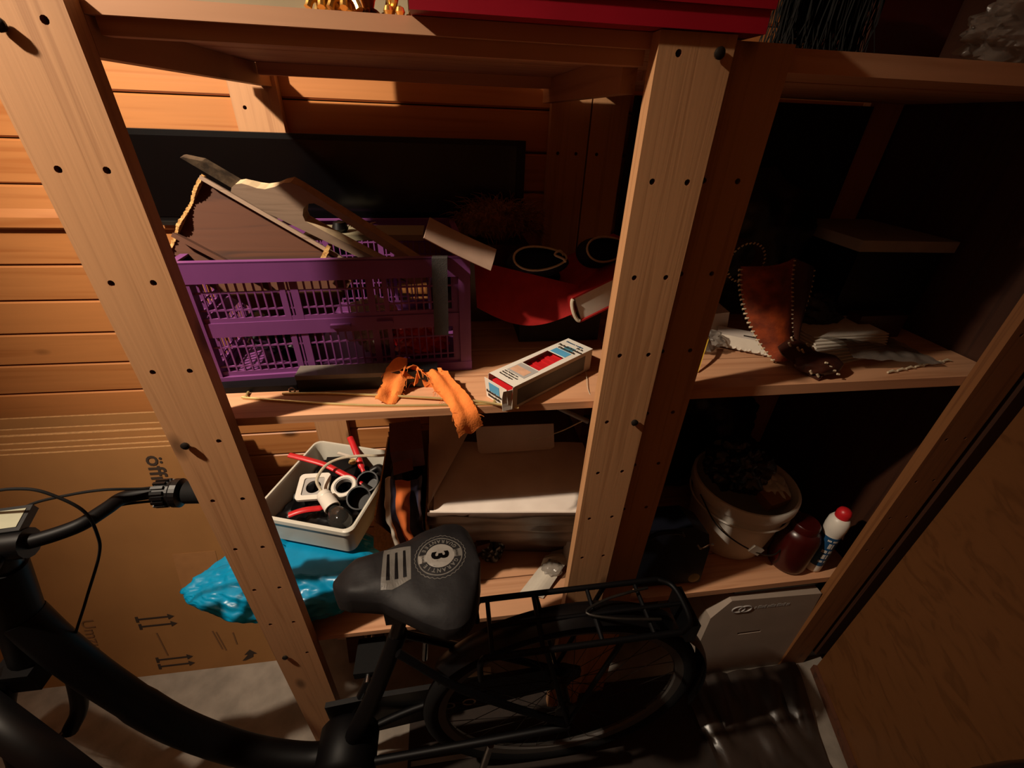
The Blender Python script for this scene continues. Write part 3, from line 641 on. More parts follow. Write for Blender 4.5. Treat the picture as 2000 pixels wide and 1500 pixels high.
# open carton beside the tub with striped cloth
OCB = thing('open_carton', 'narrow open brown carton between the cream tub and the white carton', 'carton', (.41, .27, .507))
for nm, d in (('side_wall', (.352, .3555, .125, .42, .507, .802)), ('rear_wall', (.3555, .470, .4165, .42, .507, .82)), ('carton_floor', (.352, .470, .125, .42, .507, .510)), ('side_wall', (.4665, .470, .125, .4165, .51, .77)), ('front_wall', (.3555, .4665, .125, .1285, .51, .70))):
    b = B(); box(b, *d); obj(nm, b, 'cardedge' if nm == 'side_wall' else 'card', OCB)
obj('front_flap', sheet(lambda u, v: V((.352+.052*u-.01*v, .120-.010*v-.012*u*v, .795-.080*v-.085*u+.03*u*v)), 4, 4, .003), 'cardedge', OCB)
def stf(u, v):
    x = .394 + .076*u + .005*math.sin(v*6+1) + .006*noise.noise(V((u*2, v*6, 1))); y = .084 - .010*math.sin(u*PI) + .05*max(0, v-.7)**1.2 - .010*noise.noise(V((u*4, v*7, 5))); z = .700 + .245*v + .006*math.sin(u*9+v*5)
    return V((x, y - .006*math.sin(u*11+v*4), z))
one('striped_cloth', sheet(stf, 36, 36, .0018, True), 'stripe', 'orange, navy and white striped cloth crammed into the open carton', 'cloth', None, True)
b = lump((.412, .26, .69), (.046, .11, .17), None, 4, .12, 6, 31); one('dark_cloth_bundle', b, 'navy', 'dark folded cloth inside the open carton behind the striped cloth', 'cloth', None, True)
MB_ = thing('mauve_carton', 'small torn mauve carton above the striped cloth', 'carton', (.43, .25, .88))
mm_ = frame((.398, .195, .878), (1, .10, .02), (0, 1, .2)); b = B(); obox(b, mm_, 0, .074, 0, .09, 0, .065); bev(b, .002, 1); obj('body', b, 'mauve', MB_)
obj('torn_flap', sheet(lambda u, v: mm_ @ V((.002+.045*u, -.004-.026*v, .030-.012*v+.01*u)), 4, 4, .002), 'mauve', MB_)
# slumped white carton, loosely closed flaps, sides wrapped in crumpled foil
WC = thing('white_carton', 'slumped white carton with loosely closed flaps under the middle shelf', 'carton', (.69, .36, .507))
b = B(); box(b, 0, 1, 0, 1, 0, 1); bmesh.ops.subdivide_edges(b, edges=b.edges[:], cuts=16, use_grid_fill=True)
for v in b.verts:
    x, y, z = v.co; yf = (.245 - .055*x)*(1-z) + (.078 - .040*x)*z; p = V((.478 + .410*x, yf + (.555-yf)*y, .508 + .338*z))
    k = noise.noise(V((p.x*10, p.y*18, p.z*30)))*.011 + abs(noise.noise(V((p.x*22, p.y*9, p.z*44+5))))*.004
    if z < .99: p.y += k*(1 if y < .5 else 0)*(1 if z > .02 else 0); p.x += k*(1 if x < .02 else 0)
    v.co = p
obj('wrapped_body', b, 'foil', WC, 'all')
def ffl(u, v): return V((.492 + .396*u, .080 - .040*u + .235*v, .849 + .006*v + .004*math.sin(u*9)*v))
obj('front_flap', sheet(ffl, 16, 8, .003), 'whitecard', WC)
def lfl(u, v):                              # left flap, mitred, lifted towards the back
    a = V((.481, .086, .852)).lerp(V((.478, .40, .905)), v); w = .150*min(1, v*1.05)
    return a + V((w*u, .012*u, .010*math.sin(PI*u)*v + .012*u*v))
obj('mitred_flap', sheet(lfl, 8, 16, .003), 'whitecard', WC)
b = B(); prism(b, [(.0, .0), (.004, -.046), (.012, -.054), (.195, -.050), (.205, -.044), (.202, .02), (.0, .02)], frame((.600, .278, .905), (1, -.02, 0), (0, .35, 1)), .0035); obj('rear_flap', b, 'whitecard', WC)
b = B(); prism(b, [(.0, -.03), (.13, -.03), (.142, -.02), (.142, .05), (.0, .05)], frame((.497, .385, .945), (1, .0, 0), (0, .25, 1)), .0035); obj('tab', b, 'whitecard', WC)
b = B(); tube(b, spline([(.484,.083,.848), (.60,.070,.848), (.74,.056,.848), (.886,.040,.848)], 4), .0028, 6); obj('folded_lip', b, 'whitecard', WC)
b = B(); tube(b, [(.770, .22, 1.03), (.865, .20, .985)], .006, 10); b2 = one('grey_rod', b, 'greyprint', 'short grey rod end beside the white carton under the shelf', 'rod', None, True)
b = B(); tube(b, spline([(.455,.36,.90), (.44,.33,.93), (.47,.28,.99)], 5), .001, 5); one('loose_wire', b, 'cord', 'thin wire rising between striped cloth and white carton', 'wire')
# bits on the low shelf right of the saddle
b = bbox_obj((-.018, .018, -.014, .014, 0, .11), .004, 2, frame((.60, .215, .52), (1,.2,0), (0,.9,.35))); one('brown_bottle', b, 'teabrown', 'small brown flask on the low shelf right of the saddle', 'flask')
b = lump((.635, .20, .555), (.038, .035, .047), None, 4, .3, 6, 41); one('black_sock', b, 'bagblack', 'crumpled black cloth on the low shelf beside the brown flask', 'cloth', None, True)
b = sheet(lambda u, v: V((.655+.015*u+.01*v, .20+.05*u, .515+.11*v))+V((.004*math.sin(v*6), 0, 0)), 4, 8, .001); one('paper_slip', b, 'paper', 'thin upright paper slip beside the crumpled black cloth', 'paper')
b = bbox_obj((-.02, .02, -.012, .012, 0, .012), .002, 1, frame((.565, .10, .507), (1,.1,0), (0,1,0))); one('pale_block', b, 'paper', 'small pale block on the low shelf under the saddle rear', 'block')
def fold(u, v):
    a = V((.690, .070, .510)).lerp(V((.842, .225, .512)), u); w = V((.070, -.012, .0)); return a + w*v + V((0, 0, .012*math.sin(v*PI) + .035*u*v + (.020 if .55 < u < .66 else 0)*(1-v)))
one('folded_paper', sheet(fold, 20, 8, .001), 'paper', 'long folded white paper on the low shelf by the right post', 'paper')
b = B(); lathe(b, [(0,0), (.022,0), (.024,.003), (.024,.125), (.022,.13), (.018,.131), (.018,.137), (0,.137)], frame((.862, .165, .507), (1,0,0), (0,1,0)), 24); one('spray_can', b, 'greyprint', 'pale can on the low shelf half hidden by the right post', 'can', None, True)
b = lump((.80, .13, .53), (.03, .025, .022), None, 3, .3, 5, 44); one('plastic_scrap', b, 'clearplastic', 'crumpled clear plastic scrap beside the pale can', 'plastic', None, True)

# ------------------------------------------------------------------ flat moving cartons leaning on the wall at the left
dS = V((0, .2, .79)).normalized(); nS = V((1,0,0)).cross(dS)          # nS points to the room
def mC(x, t, off=0): 
    return frame(V((x, .25, 0)) + dS*t + nS*off, (1,0,0), dS)
NSH = [(0, .813, -.085, -.98), (.011, .822, -.10, -1.02), (.021, .835, -.075, -.99), (.030, .832, -.12, -1.0), (.040, .85, -.115, -.97), (.050, .848, -.125, -1.01), (.060, .862, -.14, -.98), (.086, .885, -.17, -1.0)]
sheets = []
for i, (off, t, xr, xl) in enumerate(NSH):
    CB = thing('flat_carton', ('front flattened moving carton leaning on the wall, printed %söffn...' % '') if i == 0 else 'flattened brown carton, %s from the front in the leaning stack' % ('', 'second', 'third', 'fourth', 'fifth', 'sixth', 'seventh', 'last')[i], 'carton', (xr-.45, .25+off*1.03, 0), 'flattened cartons leaning on the wall')
    mm = mC(0, 0, -off); b = B(); obox(b, mm, xl, xr, .0, t, -.0075, 0); obj('sheet', b, 'card', CB)
    b = B()
    for k in range(8): obox(b, mm, xl, xr, t, t+.0012*R.random()+.0006, -.0075+.0009*k+.0002, -.0075+.0009*k+.0007)
    obj('cut_edge', b, 'cardedge', CB); sheets.append(CB)
sheets[0]['label'] = 'front flattened moving carton leaning on the wall, with dark rotated lettering'
CB = sheets[0]
def mread(x, t): return frame(V((x, .25, 0)) + dS*t + nS*.0012, -dS, (1,0,0))     # reads downwards
letters('öffnen', .062, mread(-.312, .790), 'ink', CB, bold=.0008)
letters('Umzugskarton', .050, mread(-.618, .252), 'inkfaint', CB)
def line(x0, t0, x1, t1, w=.003, mat='inkfaint'):
    p = V((x0, .25, 0))+dS*t0+nS*.0008; q = V((x1, .25, 0))+dS*t1+nS*.0008; m = frame(p, q-p, nS.cross(q-p)); b = B(); obox(b, m, 0, (q-p).length, -w, w, -.0004, .0004); return b
def arrow(x, t, L=.092):
    b = line(x, t, x+L, t, .003); mm = mC(0, 0, .0008); prism(b, [(x+L-.004, t-.011), (x+L+.014, t), (x+L-.004, t+.011)], mm, .0005); obox(b, mm, x-.004, x+.004, t-.011, t+.011, -.0003, .0005); return obj('arrow_print', b, 'ink', CB)
arrow(-.465, .232); arrow(-.462, .203); arrow(-.445, .062); arrow(-.445, .034)
for q in ((-.423,.172,-.411,.076), (-.262,.156,-.246,.076), (-.252,.15,-.236,.07), (-.203,.141,-.199,.09)): obj('line_print', line(*q, w=.0022), 'inkfaint', CB)
b = B(); mm = mC(-.165, .03, .0009); prism(b, [(-.02,.012), (0,.032), (.02,.012), (.008,.012), (.006,.0), (-.02,-.012), (-.03,-.012), (-.008,.012)], mm, .0004); obj('recycling_print', b, 'ink', CB)
b = B(); obox(b, mC(-.255, .385, .0006), -.06, .06, -.075, .075, -.0003, .0003); obj('faint_text_block', b, pm('faded_print', (158,110,64), .8), CB)
# pale sheet and old boards below the low shelf
b = B(); obox(b, frame((.10, .30, 0), (1, -.1, 0), (0, .35, .9)), 0, .16, .0, .40, 0, .004); one('printed_sheet', b, 'whitecard', 'pale printed sheet standing under the low shelf beside the left post', 'sheet')
for x0, nm in ((.155, 'brown'), (.215, 'dark')):
    b = B(); obox(b, frame((x0, .225 + .03*(x0 > .2), 0), (1, 0, 0), (0, .3, .95)), 0, .055, 0, .43, 0, .014); bev(b, .001, 1); one('old_board', b, 'darkwood', '%s old board leaning under the low shelf' % ('narrow brown' if nm == 'brown' else 'dark wide'), 'board')
b = B(); obox(b, frame((.285, .26, 0), (1, .05, 0), (0, .4, .9)), 0, .085, 0, .44, 0, .006); one('grey_sheet', b, 'dullbrown', 'grey-brown sheet standing under the low shelf behind the saddle post', 'sheet')
b = bbox_obj((.37, 1.31, -.62, .045, 0, .006), .003); one('floor_shade_sheet', b, 'mat', 'dark brown sheet added for shade on the floor under the rear wheel', 'mat')  # added dark sheet where the floor lies in the bike's shade
b = bbox_obj((.47, .63, .06, .13, 0, .03), .003); one('flat_packet', b, 'paper', 'pale flat packet on the floor seen through the rear wheel', 'packet')
b = bbox_obj((.38, .64, -.098, -.086, .0065, .012), .001, 1); one('floor_strip', b, 'chrome', 'thin metal strip on the floor under the rear wheel', 'strip')

# ------------------------------------------------------------------ bicycle
BI = thing('bicycle', 'black bicycle parked along the shelf, saddle in a grey cover', 'bicycle', (.25, -.12, 0))
b = B(); tube(b, spline([(-.215,-.062,.83), (-.19,-.075,.74), (-.155,-.085,.615), (-.085,-.10,.45), (.03,-.115,.315), (.16,-.13,.262), (.25,-.13,.27)], 8), [.031]*20 + [.033]*29, 18); obj('down_tube', b, 'blackmat', BI, True)
b = B(); tube(b, [(-.262,-.06,.70), (-.18,-.06,.965)], [.034,.03], 18); obj('head_tube', b, 'blackmat', BI, True)
b = B(); tube(b, spline([(-.195,-.06,.93), (-.172,-.06,.985), (-.168,-.058,1.0)], 5), [.026]*11, 14); tube(b, [(-.205,-.058,1.0), (-.130,-.052,1.0)], .024, 14); obj('stem', b, 'black', BI, True)
bar = spline([(-.093,-.363,.985), (-.153,-.274,.992), (-.170,-.244,.996), (-.177,-.210,1.0), (-.161,-.187,1.002), (-.145,-.157,1.002), (-.147,-.127,1.0), (-.153,-.093,1.0), (-.166,-.058,1.0), (-.130,-.050,1.0), (-.098,-.037,1.0), (-.072,-.022,1.002), (-.055,.008,1.002), (-.044,.034,1.0), (-.012,.046,.996), (.022,.048,.992), (.13,.046,.985)], 8)
b = B(); tube(b, bar, .0118, 14); obj('handlebar', b, 'blackmat', BI, True)
GR = B(); tube(GR, [(.045,.0475,.990), (.05,.0475,.990), (.09,.047,.988), (.145,.046,.985), (.15,.046,.985)], [.012,.0205,.021,.022,.014], 18); obj('grip', GR, 'rubber', BI, True)
b = B(); tube(b, [(-.155,-.271,.992), (-.152,-.276,.992), (-.125,-.316,.989), (-.088,-.370,.985), (-.086,-.374,.985)], [.012,.0205,.021,.022,.014], 18); obj('grip', b, 'rubber', BI, True)
b = B(); tube(b, [(.000,.047,.993), (.004,.047,.993), (.028,.0475,.991), (.032,.0475,.991), (.042,.0475,.990), (.046,.0475,.99)], [.014,.0225,.0235,.0265,.0265,.016], 24)
for k in range(16): a = 2*PI*k/16; obox(b, Matrix.Translation((.014,.047,.9925)) @ Matrix.Rotation(a, 4, 'X'), -.010, .010, -.0026, .0026, .019, .0262)
obj('twist_shifter', b, 'black', BI)
def cable(pts, nm='cable', r=.0024): b = B(); tube(b, spline(pts, 8), r, 8); return obj(nm, b, 'rubber', BI, True)
cable([(-.24,-.02,1.03), (-.16,-.03,1.088), (-.105,-.03,1.093), (-.073,-.03,1.073), (-.050,-.03,1.036), (-.052,-.032,.985), (-.068,-.035,.936), (-.128,-.045,.83), (-.185,-.065,.72), (-.185,-.08,.66)])
cable([(-.215,.0,.995), (-.173,.02,1.013), (-.112,.02,1.028), (-.054,.02,1.035), (-.01,.035,1.018), (.012,.047,1.008)]); cable([(-.10,-.01,.99), (-.06,.03,.985), (.0,.044,.978), (.016,.046,.978)])
DP = bbox_obj((-.03, .03, -.022, .022, 0, .014), .003, 2, frame((-.165, -.028, 1.02), (1,.1,0), (-.1,1,.3))); dpo = obj('display', DP, 'black', BI)
b = bbox_obj((-.026, .024, -.016, .016, .0142, .0152), .0004, 1, frame((-.165, -.028, 1.02), (1,.1,0), (-.1,1,.3))); obj('display_glass', b, 'display', dpo)
for s in (-1, 1):
    b = B(); tube(b, spline([(-.262+s*.014,-.06+s*.026,.71), (-.30+s*.026,-.065+s*.046,.60), (-.36+s*.027,-.07+s*.049,.42), (-.40+s*.024,-.08+s*.044,.345)], 6), .016, 12); obj('fork_leg', b, 'blackmat', BI, True)
b = bbox_obj((-.30, -.235, -.105, -.015, .665, .715), .012, 3); obj('fork_crown', b, 'blackmat', BI)
def wheel(c, yaw, nm):
    mW = Matrix.Translation(c) @ Matrix.Rotation(yaw, 4, 'Z') @ Matrix.Rotation(PI/2, 4, 'X')
    def ring(R_, pr, seg=72):
        b = B(); n = len(pr); g = []
        for k in range(seg): a = 2*PI*k/seg; g.append([b.verts.new(mW @ V(((R_+r)*math.cos(a), (R_+r)*math.sin(a), h))) for r, h in pr])
        for k in range(seg):
            for j in range(n): b.faces.new((g[k][j], g[k][(j+1) % n], g[(k+1) % seg][(j+1) % n], g[(k+1) % seg][j]))
        return b
    w = obj(nm, ring(.33, [(.020*math.cos(a), .020*math.sin(a)) for a in [2*PI*k/10 for k in range(10)]]), 'rubber', BI, True)
    obj('rim', ring(.305, [(-.010, -.007), (.010, -.011), (.010, .011), (-.010, .007), (-.013, 0)]), pm('grey_rim', (84,80,76), .45, .3), w, True)
    b = B(); lathe(b, [(0,-.05), (.008,-.05), (.008,-.035), (.028,-.033), (.028,-.028), (.016,-.02), (.016,.02), (.028,.028), (.028,.033), (.008,.035), (.008,.05), (0,.05)], mW, 18); obj('hub', b, 'darksteel', w, True)
    b = B()
    for k in range(36):
        a = 2*PI*k/36; s = 1 if k % 2 else -1; a2 = a + (.5 if (k//2) % 2 else -.5)
        tube(b, [mW @ V((.026*math.cos(a2), .026*math.sin(a2), s*.030)), mW @ V((.297*math.cos(a), .297*math.sin(a), 0))], .0009, 4, False)
    obj('spokes', b, 'darksteel', w); return w
wheel(V((.79, -.11, .352)), 0, 'rear_wheel'); wheel(V((-.40, -.08, .352)), -.50, 'front_wheel')
def guard(c, a0, a1, yaw=0, r=.372):
    b = B(); n = 40
    def f(u, v): a = a0+(a1-a0)*u; k = (v-.5)*2; return V(c)+Matrix.Rotation(yaw, 3, 'Z') @ V(((r-.010*k*k)*math.cos(a), .027*k, (r-.010*k*k)*math.sin(a)))
    return sheet(f, n, 6, .0015)
obj('mudguard', guard((.79,-.11,.352), -.25, 2.55), 'black', BI, True); obj('mudguard', guard((-.40,-.08,.352), -.1, 2.6, -.50), 'black', BI, True)
b = B(); tube(b, [(.25,-.13,.27), (.345,-.112,.50), (.418,-.10,.71)], [.021,.019,.018], 14); obj('seat_tube', b, 'blackmat', BI, True)
b = B(); tube(b, [(.408,-.102,.69), (.445,-.105,.83)], .0136, 14); obj('seat_post', b, 'black', BI, True)
b = bbox_obj((.405, .465, -.13, -.075, .79, .845), .010, 2); obj('saddle_clamp', b, 'black', BI)
for s in (-1, 1):
    b = B(); tube(b, spline([(.415,-.105+s*.02,.68), (.55,-.11+s*.045,.55), (.79,-.11+s*.062,.352)], 6), .0085, 10); obj('seat_stay', b, 'blackmat', BI, True)
    b = B(); tube(b, spline([(.27,-.13+s*.03,.275), (.45,-.115+s*.05,.30), (.79,-.11+s*.064,.352)], 6), .010, 10); obj('chain_stay', b, 'blackmat', BI, True)
b = B(); tube(b, [(.25,-.185,.27), (.25,-.075,.27)], .030, 16); obj('bottom_bracket', b, 'black', BI, True)
b = B(); lathe(b, [(0,0), (.062,0), (.070,.010), (.070,.095), (.062,.105), (0,.105)], frame((.255, -.182, .275), (1,0,0), (0,0,1)) @ Matrix.Rotation(PI, 4, 'X'), 32); obj('motor', b, 'blackmat', BI, True)
for s, px_, pz in ((1, .31, .425), (-1, .195, .115)):
    yc = -.13 + s*.075; b = B(); tube(b, [(.25,yc,.27), (px_,yc+s*.008,pz)], [.014,.011], 12, flat=.7); obj('crank', b, 'black', BI, True)
    y0 = yc + s*.018; pb = bbox_obj((px_-.034, px_+.034, min(y0, y0+s*.085), max(y0, y0+s*.085), pz-.012, pz+.012), .008, 3); pd_ = obj('pedal', pb, 'rubber', BI)
    b = B(); tube(b, [(px_,yc,pz), (px_,y0+s*.095,pz)], .006, 10); obj('pedal_axle', b, 'chrome', pd_, True)
b = B(); prism(b, [(.20,.20), (.30,.18), (.80,.285), (.85,.33), (.85,.365), (.80,.395), (.30,.365), (.20,.35)], frame((0, -.052, 0), (1,0,0), (0,0,1)), .012); bev(b, .004, 2); cg = obj('chain_guard', b, 'black', BI)
letters('O O B', .05, frame((.48, -.066, .255), (1,0,.12), (0,0,1)), 'greyprint', cg)
b = B()
b = B(); tube(b, spline([(.60,-.17,.30), (.56,-.20,.12), (.54,-.215,.01)], 5), .009, 10); obj('kickstand', b, 'chrome', BI, True)
b = B(); tube(b, [(.455,-.068,.53), (.462,-.066,.60)], .006, 8); obj('pump_bracket', b, 'chrome', BI, True)
# carrier rack
RK = B()
for yy in (-.057, -.175):
    tube(RK, spline([(.578,yy,.64), (.576,yy,.69), (.582,yy,.716), (.60,yy,.720), (.72,yy,.722), (.95,yy,.725), (.985,yy,.725)], 6), .0062, 10)
tube(RK, spline([(.985,-.057,.725), (1.012,-.075,.725), (1.018,-.116,.725), (1.012,-.157,.725), (.985,-.175,.725)], 6), .0062, 10)
for xx in (.60, .70, .82, .93): tube(RK, [(xx,-.057,.721), (xx,-.175,.721)], .0048, 8)
tube(RK, [(.60,-.116,.721), (1.015,-.116,.724)], .0048, 8)
for yy, ya in ((-.057,-.046), (-.175,-.174)):
    for xt in (.705, .86): tube(RK, [(xt,yy,.72), (.785,ya,.37)], .0052, 8)
rk = obj('carrier_rack', RK, 'blackmat', BI, True)
b = B(); tube(b, spline([(.95,-.08,.735), (.90,-.09,.742), (.84,-.10,.738), (.80,-.12,.736), (.86,-.14,.738), (.95,-.15,.735)], 5), .003, 8); obj('spring_clamp', b, 'darksteel', rk, True)
b = bbox_obj((1.02, 1.04, -.16, -.07, .65, .71), .008, 3); obj('rear_light', b, 'black', BI)
# saddle in a nylon cover, with print
SD = []
def sad(t, k):
    """t 0 nose .. 1 tail, k angle across: closed skirt under the edge"""
    x = .326 + .256*t; w = .034 + .030*min(1, t*1.6) + .040*max(0, min(1, (t-.35)/.4)); w *= math.sqrt(max(.0, 1-max(0, (t-.80)/.2)**2.2))*.999+.001 if t > .8 else 1
    w *= (.25+.75*min(1, t/.12)**.5)
    ztop = .905 + .030*t + .012*math.sin(t*PI) + .018*max(0, .5-t)/.5 - .022*max(0, .14-t)/.14; yc = -.108 - .012*t
    a = k; c, s = math.cos(a), math.sin(a)
    y = w*math.copysign(abs(c)**.62, c); z = (ztop - .016*(1-abs(s)**.5) if s >= 0 else ztop - .016 - (.055+.055*t - .02*max(0,.3-t)/.3)*abs(s)**.5)
    if s >= 0: z = ztop - .020*abs(c)**2.4
    else: z = ztop - .020 - (.046+.024*t)*abs(s)**.55
    return V((x, yc + y, z + .0035*noise.noise(V((x*34, y*30, z*40))) + .004*noise.noise(V((x*14, y*12, a)))))
b = B(); NT_, NK = 40, 40; g = [[b.verts.new(sad(i/NT_, 2*PI*j/NK)) for j in range(NK)] for i in range(NT_+1)]
for i in range(NT_):
    for j in range(NK): b.faces.new((g[i][j], g[i][(j+1) % NK], g[i+1][(j+1) % NK], g[i+1][j]))
b.faces.new(g[0]); b.faces.new(g[-1][::-1]); b.normal_update(); bv = BVHTree.FromBMesh(b)
sdo = obj('saddle_cover', b, 'saddle', BI, 'all', label='dark grey nylon saddle cover with round printed emblem')
def onsaddle(bm, name, mat, off=.0006):
    """lay flat print onto the cover"""
    bmesh.ops.triangulate(bm, faces=bm.faces[:]); 
    long_ = [e for e in bm.edges if e.calc_length() > .006]
    for _ in range(3):
        if long_: bmesh.ops.subdivide_edges(bm, edges=long_, cuts=1); bmesh.ops.triangulate(bm, faces=bm.faces[:])
        long_ = [e for e in bm.edges if e.calc_length() > .006]
    for v in bm.verts:
        h = bv.ray_cast(V((v.co.x, v.co.y, 1.2)), V((0,0,-1)))
        if h[0]: v.co = h[0] + V((0, 0, off))
    return obj(name, bm, mat, sdo)
ec = V((.512, -.100, 0)); mEm = frame(ec, (.10, -1, 0), (1, .10, 0))     # reads from the rider's left
def disc(r, n=60, sc=0): return [((r+(sc if k % 2 else 0))*math.cos(2*PI*k/n), (r+(sc if k % 2 else 0))*math.sin(2*PI*k/n)) for k in range(n)]
def flat(outline, holes=()): b = B(); prism(b, outline, mEm, .0001, [h[::-1] for h in holes]); bmesh.ops.delete(b, geom=[f for f in b.faces if abs(f.normal.z) < .3 and f.calc_area() < 1e-6], context='FACES_ONLY'); return b
onsaddle(flat(disc(.0440, 64, .0018), [disc(.0428, 64, .0018)]), 'emblem_edge', 'silver')
onsaddle(flat(disc(.0395), [disc(.0375)]), 'emblem_ring', 'silver'); onsaddle(flat(disc(.0255)), 'emblem_disc', 'silver')
for s in (1, -1):
    onsaddle(flat([(-.008, s*.024), (-.0085, s*.038), (.0085, s*.038), (.008, s*.024)][::s]), 'emblem_bar', 'silver')
mt = lambda x, y, a=0: mEm @ Matrix.Translation((x, y, 0)) @ Matrix.Rotation(a, 4, 'Z')
t_ = letters('3', .040, mt(0, -.0135), 'ink', None, align='CENTER', bold=.0016); onsaddle(t_, 'emblem_numeral', 'black', .0012)
for s_, y_, sz in (('JAHRE', .0275, .0058), ('YEARS', -.0322, .0058)): onsaddle(letters(s_, sz, mt(0, y_), 'ink', None, align='CENTER'), 'emblem_lettering', 'black', .0012)
def arc(word, a0, a1, r, flip=False):
    for i, ch in enumerate(word):
        a = a0 + (a1-a0)*(i+.5)/len(word); onsaddle(letters(ch, .0095, mEm @ Matrix.Rotation(a-PI/2+(PI if flip else 0), 4, 'Z') @ Matrix.Translation((0, (-r-.007) if flip else r, 0)), 'ink', None, align='CENTER', bold=.0003), 'emblem_lettering', 'silver', .0008)
arc('GARANTIE', 1.25*PI/2, .0+.15-1.2+1.0, .0278) if False else arc('GARANTIE', PI*.37, -PI*.37, .0278)
arc('GUARANTEE', PI*.63, PI*1.37, .0278, True)
mNo = frame((.440, -.102, 0), (.10, -1, 0), (1, .10, 0))
b = B(); prism(b, [(-.036,-.026), (.044,-.030), (.048,-.012), (.038,.020), (-.030,.022)], mNo, .0001); onsaddle(b, 'silver_panel', 'silver')
for k in range(3):
    b = B(); prism(b, [(-.024,-.002), (.03,-.003), (.03,.003), (-.024,.002)], mNo @ Matrix.Translation((.002, .010-.014*k, 0)), .0001); onsaddle(b, 'worn_print', 'black', .0012)
# ------------------------------------------------------------------ right bay, middle shelf
ZB = 1.1645
HS = thing('leather_holster', 'brown leather sheath laced with white cord on the right middle shelf', 'sheath', (1.27, .16, ZB))
def lacing(edge, r=.0042, name='lacing'):
    b = B(); n = len(edge)
    for i in range(n-1):
        p = edge[i].lerp(edge[i+1], .5); d = (edge[i+1]-edge[i]).normalized(); side_ = d.cross(V((.3,-1,.3))).normalized()
        pts = [p + (side_*math.cos(a) + V((0,-1,.2)).normalized()*math.sin(a))*r*1.1 + d*(a/(2*PI))*.004 for a in [2*PI*k/8 for k in range(8)]]
        tube(b, pts, .0017, 5, closed=True)
    return tag(obj(name, b, 'lace', HS, True), kind='stuff')
def resample(pts, n): 
    s = spline(pts, 12); L = [0]
    for a, c in zip(s, s[1:]): L.append(L[-1]+(c-a).length)
    out = []
    for k in range(n):
        d = L[-1]*k/(n-1); i = next((j for j in range(1, len(L)) if L[j] >= d-1e-9), len(L)-1); f = (d-L[i-1])/max(1e-9, L[i]-L[i-1]); out.append(s[i-1].lerp(s[i], f))
    return out
el = resample([(1.155,.225,1.352), (1.165,.215,1.305), (1.185,.195,1.25), (1.215,.165,1.20), (1.238,.135,1.172)], 22)      # left laced edge
em = resample([(1.262,.215,1.372), (1.266,.205,1.33), (1.270,.185,1.285), (1.275,.165,1.235), (1.285,.150,1.19)], 22)       # middle laced edge
er = resample([(1.335,.235,1.345), (1.338,.225,1.305), (1.315,.195,1.262), (1.296,.175,1.225)], 14)                         # right laced edge
def leaf(a, c, bulge): return lambda u, v: a[min(len(a)-1, int(round(v*(len(a)-1))))].lerp(c[min(len(c)-1, int(round(v*(len(c)-1))))], u) + V((0, -bulge*math.sin(PI*u), .0))
obj('front_leaf', sheet(leaf(el, em, .022), 10, 21, .0028), 'leather', HS, True); obj('side_leaf', sheet(leaf(resample([tuple(p) for p in em], 14), er, .012), 8, 13, .0028), 'leatherdark', HS, True)
lacing(el); lacing(em); lacing(er)
tongue = lambda u, v: V((1.222+.0425+.085*(u-.5)*(1-.45*v*v)*math.sqrt(max(.05, 1-.9*max(0, .25-v)*2))+.045*v, .135-.075*v+.02*u, 1.205-.035*v+.012*math.sin(PI*u)-.006*v*math.cos(3*u)))
obj('lower_leaf', sheet(tongue, 12, 12, .003), 'leatherdark', HS, True)
b = lump((1.300, .092, 1.187), (.052, .034, .021), None, 4, .12, 4, 61); obj('tip', b, 'leatherdark', HS, True)
b = B()
for u, v in ((.28,.12), (.5,.02), (.82,.22), (.86,.35), (.4,.38), (.36,.30)): p = tongue(u, v) + V((0,-.003,.0035)); tube(b, [p-V((.006,.002,-.006)), p+V((.005,-.001,-.006))], .0021, 6)
for k in range(4): p = V((1.292+.010*k, .0665-.003*k, 1.203-.0075*k)); tube(b, [p-V((.002,0,0)), p+V((.003,-.001,-.001))], .0022, 6)
for k in range(2): p = V((1.268+.014*k, .068-.005*k, 1.181-.005*k)); tube(b, [p-V((.003,0,-.004)), p+V((.003,-.001,-.003))], .0026, 6)
tag(obj('stitches', b, 'lace', HS, True), kind='stuff')
lp = [V((1.175+.042*math.cos(a), .25, 1.395+.042*math.sin(a))) for a in [2*PI*k/40 for k in range(41)]]
b = sheet(lambda u, v: V((1.175+(.040+.002*v)*math.cos(2*PI*u), .24+.035*v, 1.355+(.040)*math.sin(2*PI*u))), 36, 3, .003); obj('belt_loop', b, 'leatherdark', HS, True); 
b = B()
for k in range(30): a = 2*PI*k/30; p = V((1.175+.041*math.cos(a), .238, 1.355+.041*math.sin(a))); tube(b, [p-V((.0016,0,.0016)), p+V((.0016,0,.0016))], .0016, 5)
tag(obj('loop_lacing', b, 'lace', HS, True), kind='stuff')
TX = thing('torn_box', 'torn white flat box with a slot under the leather sheath', 'box', (1.23, .21, ZB))
mX = frame((1.155, .232, ZB), (.118, -.075, 0), (.07, .10, 0))
b = B(); prism(b, [(0,0), (.15,-.006), (.152,.05), (.0,.05)], mX, .030); bev(b, .0015, 1); obj('body', b, 'whitecard', TX)
obj('torn_front', sheet(lambda u, v: mX @ V((.0+.15*u, -.002-.012*v, .031-.024*v - (.005*noise.noise(V((u*25,7,0))) if v > .9 else 0))), 40, 4, .001), 'paper', TX)
b = B(); obox(b, mX, .055, .10, .012, .018, .0295, .0308); obj('slot', b, 'ink', TX)
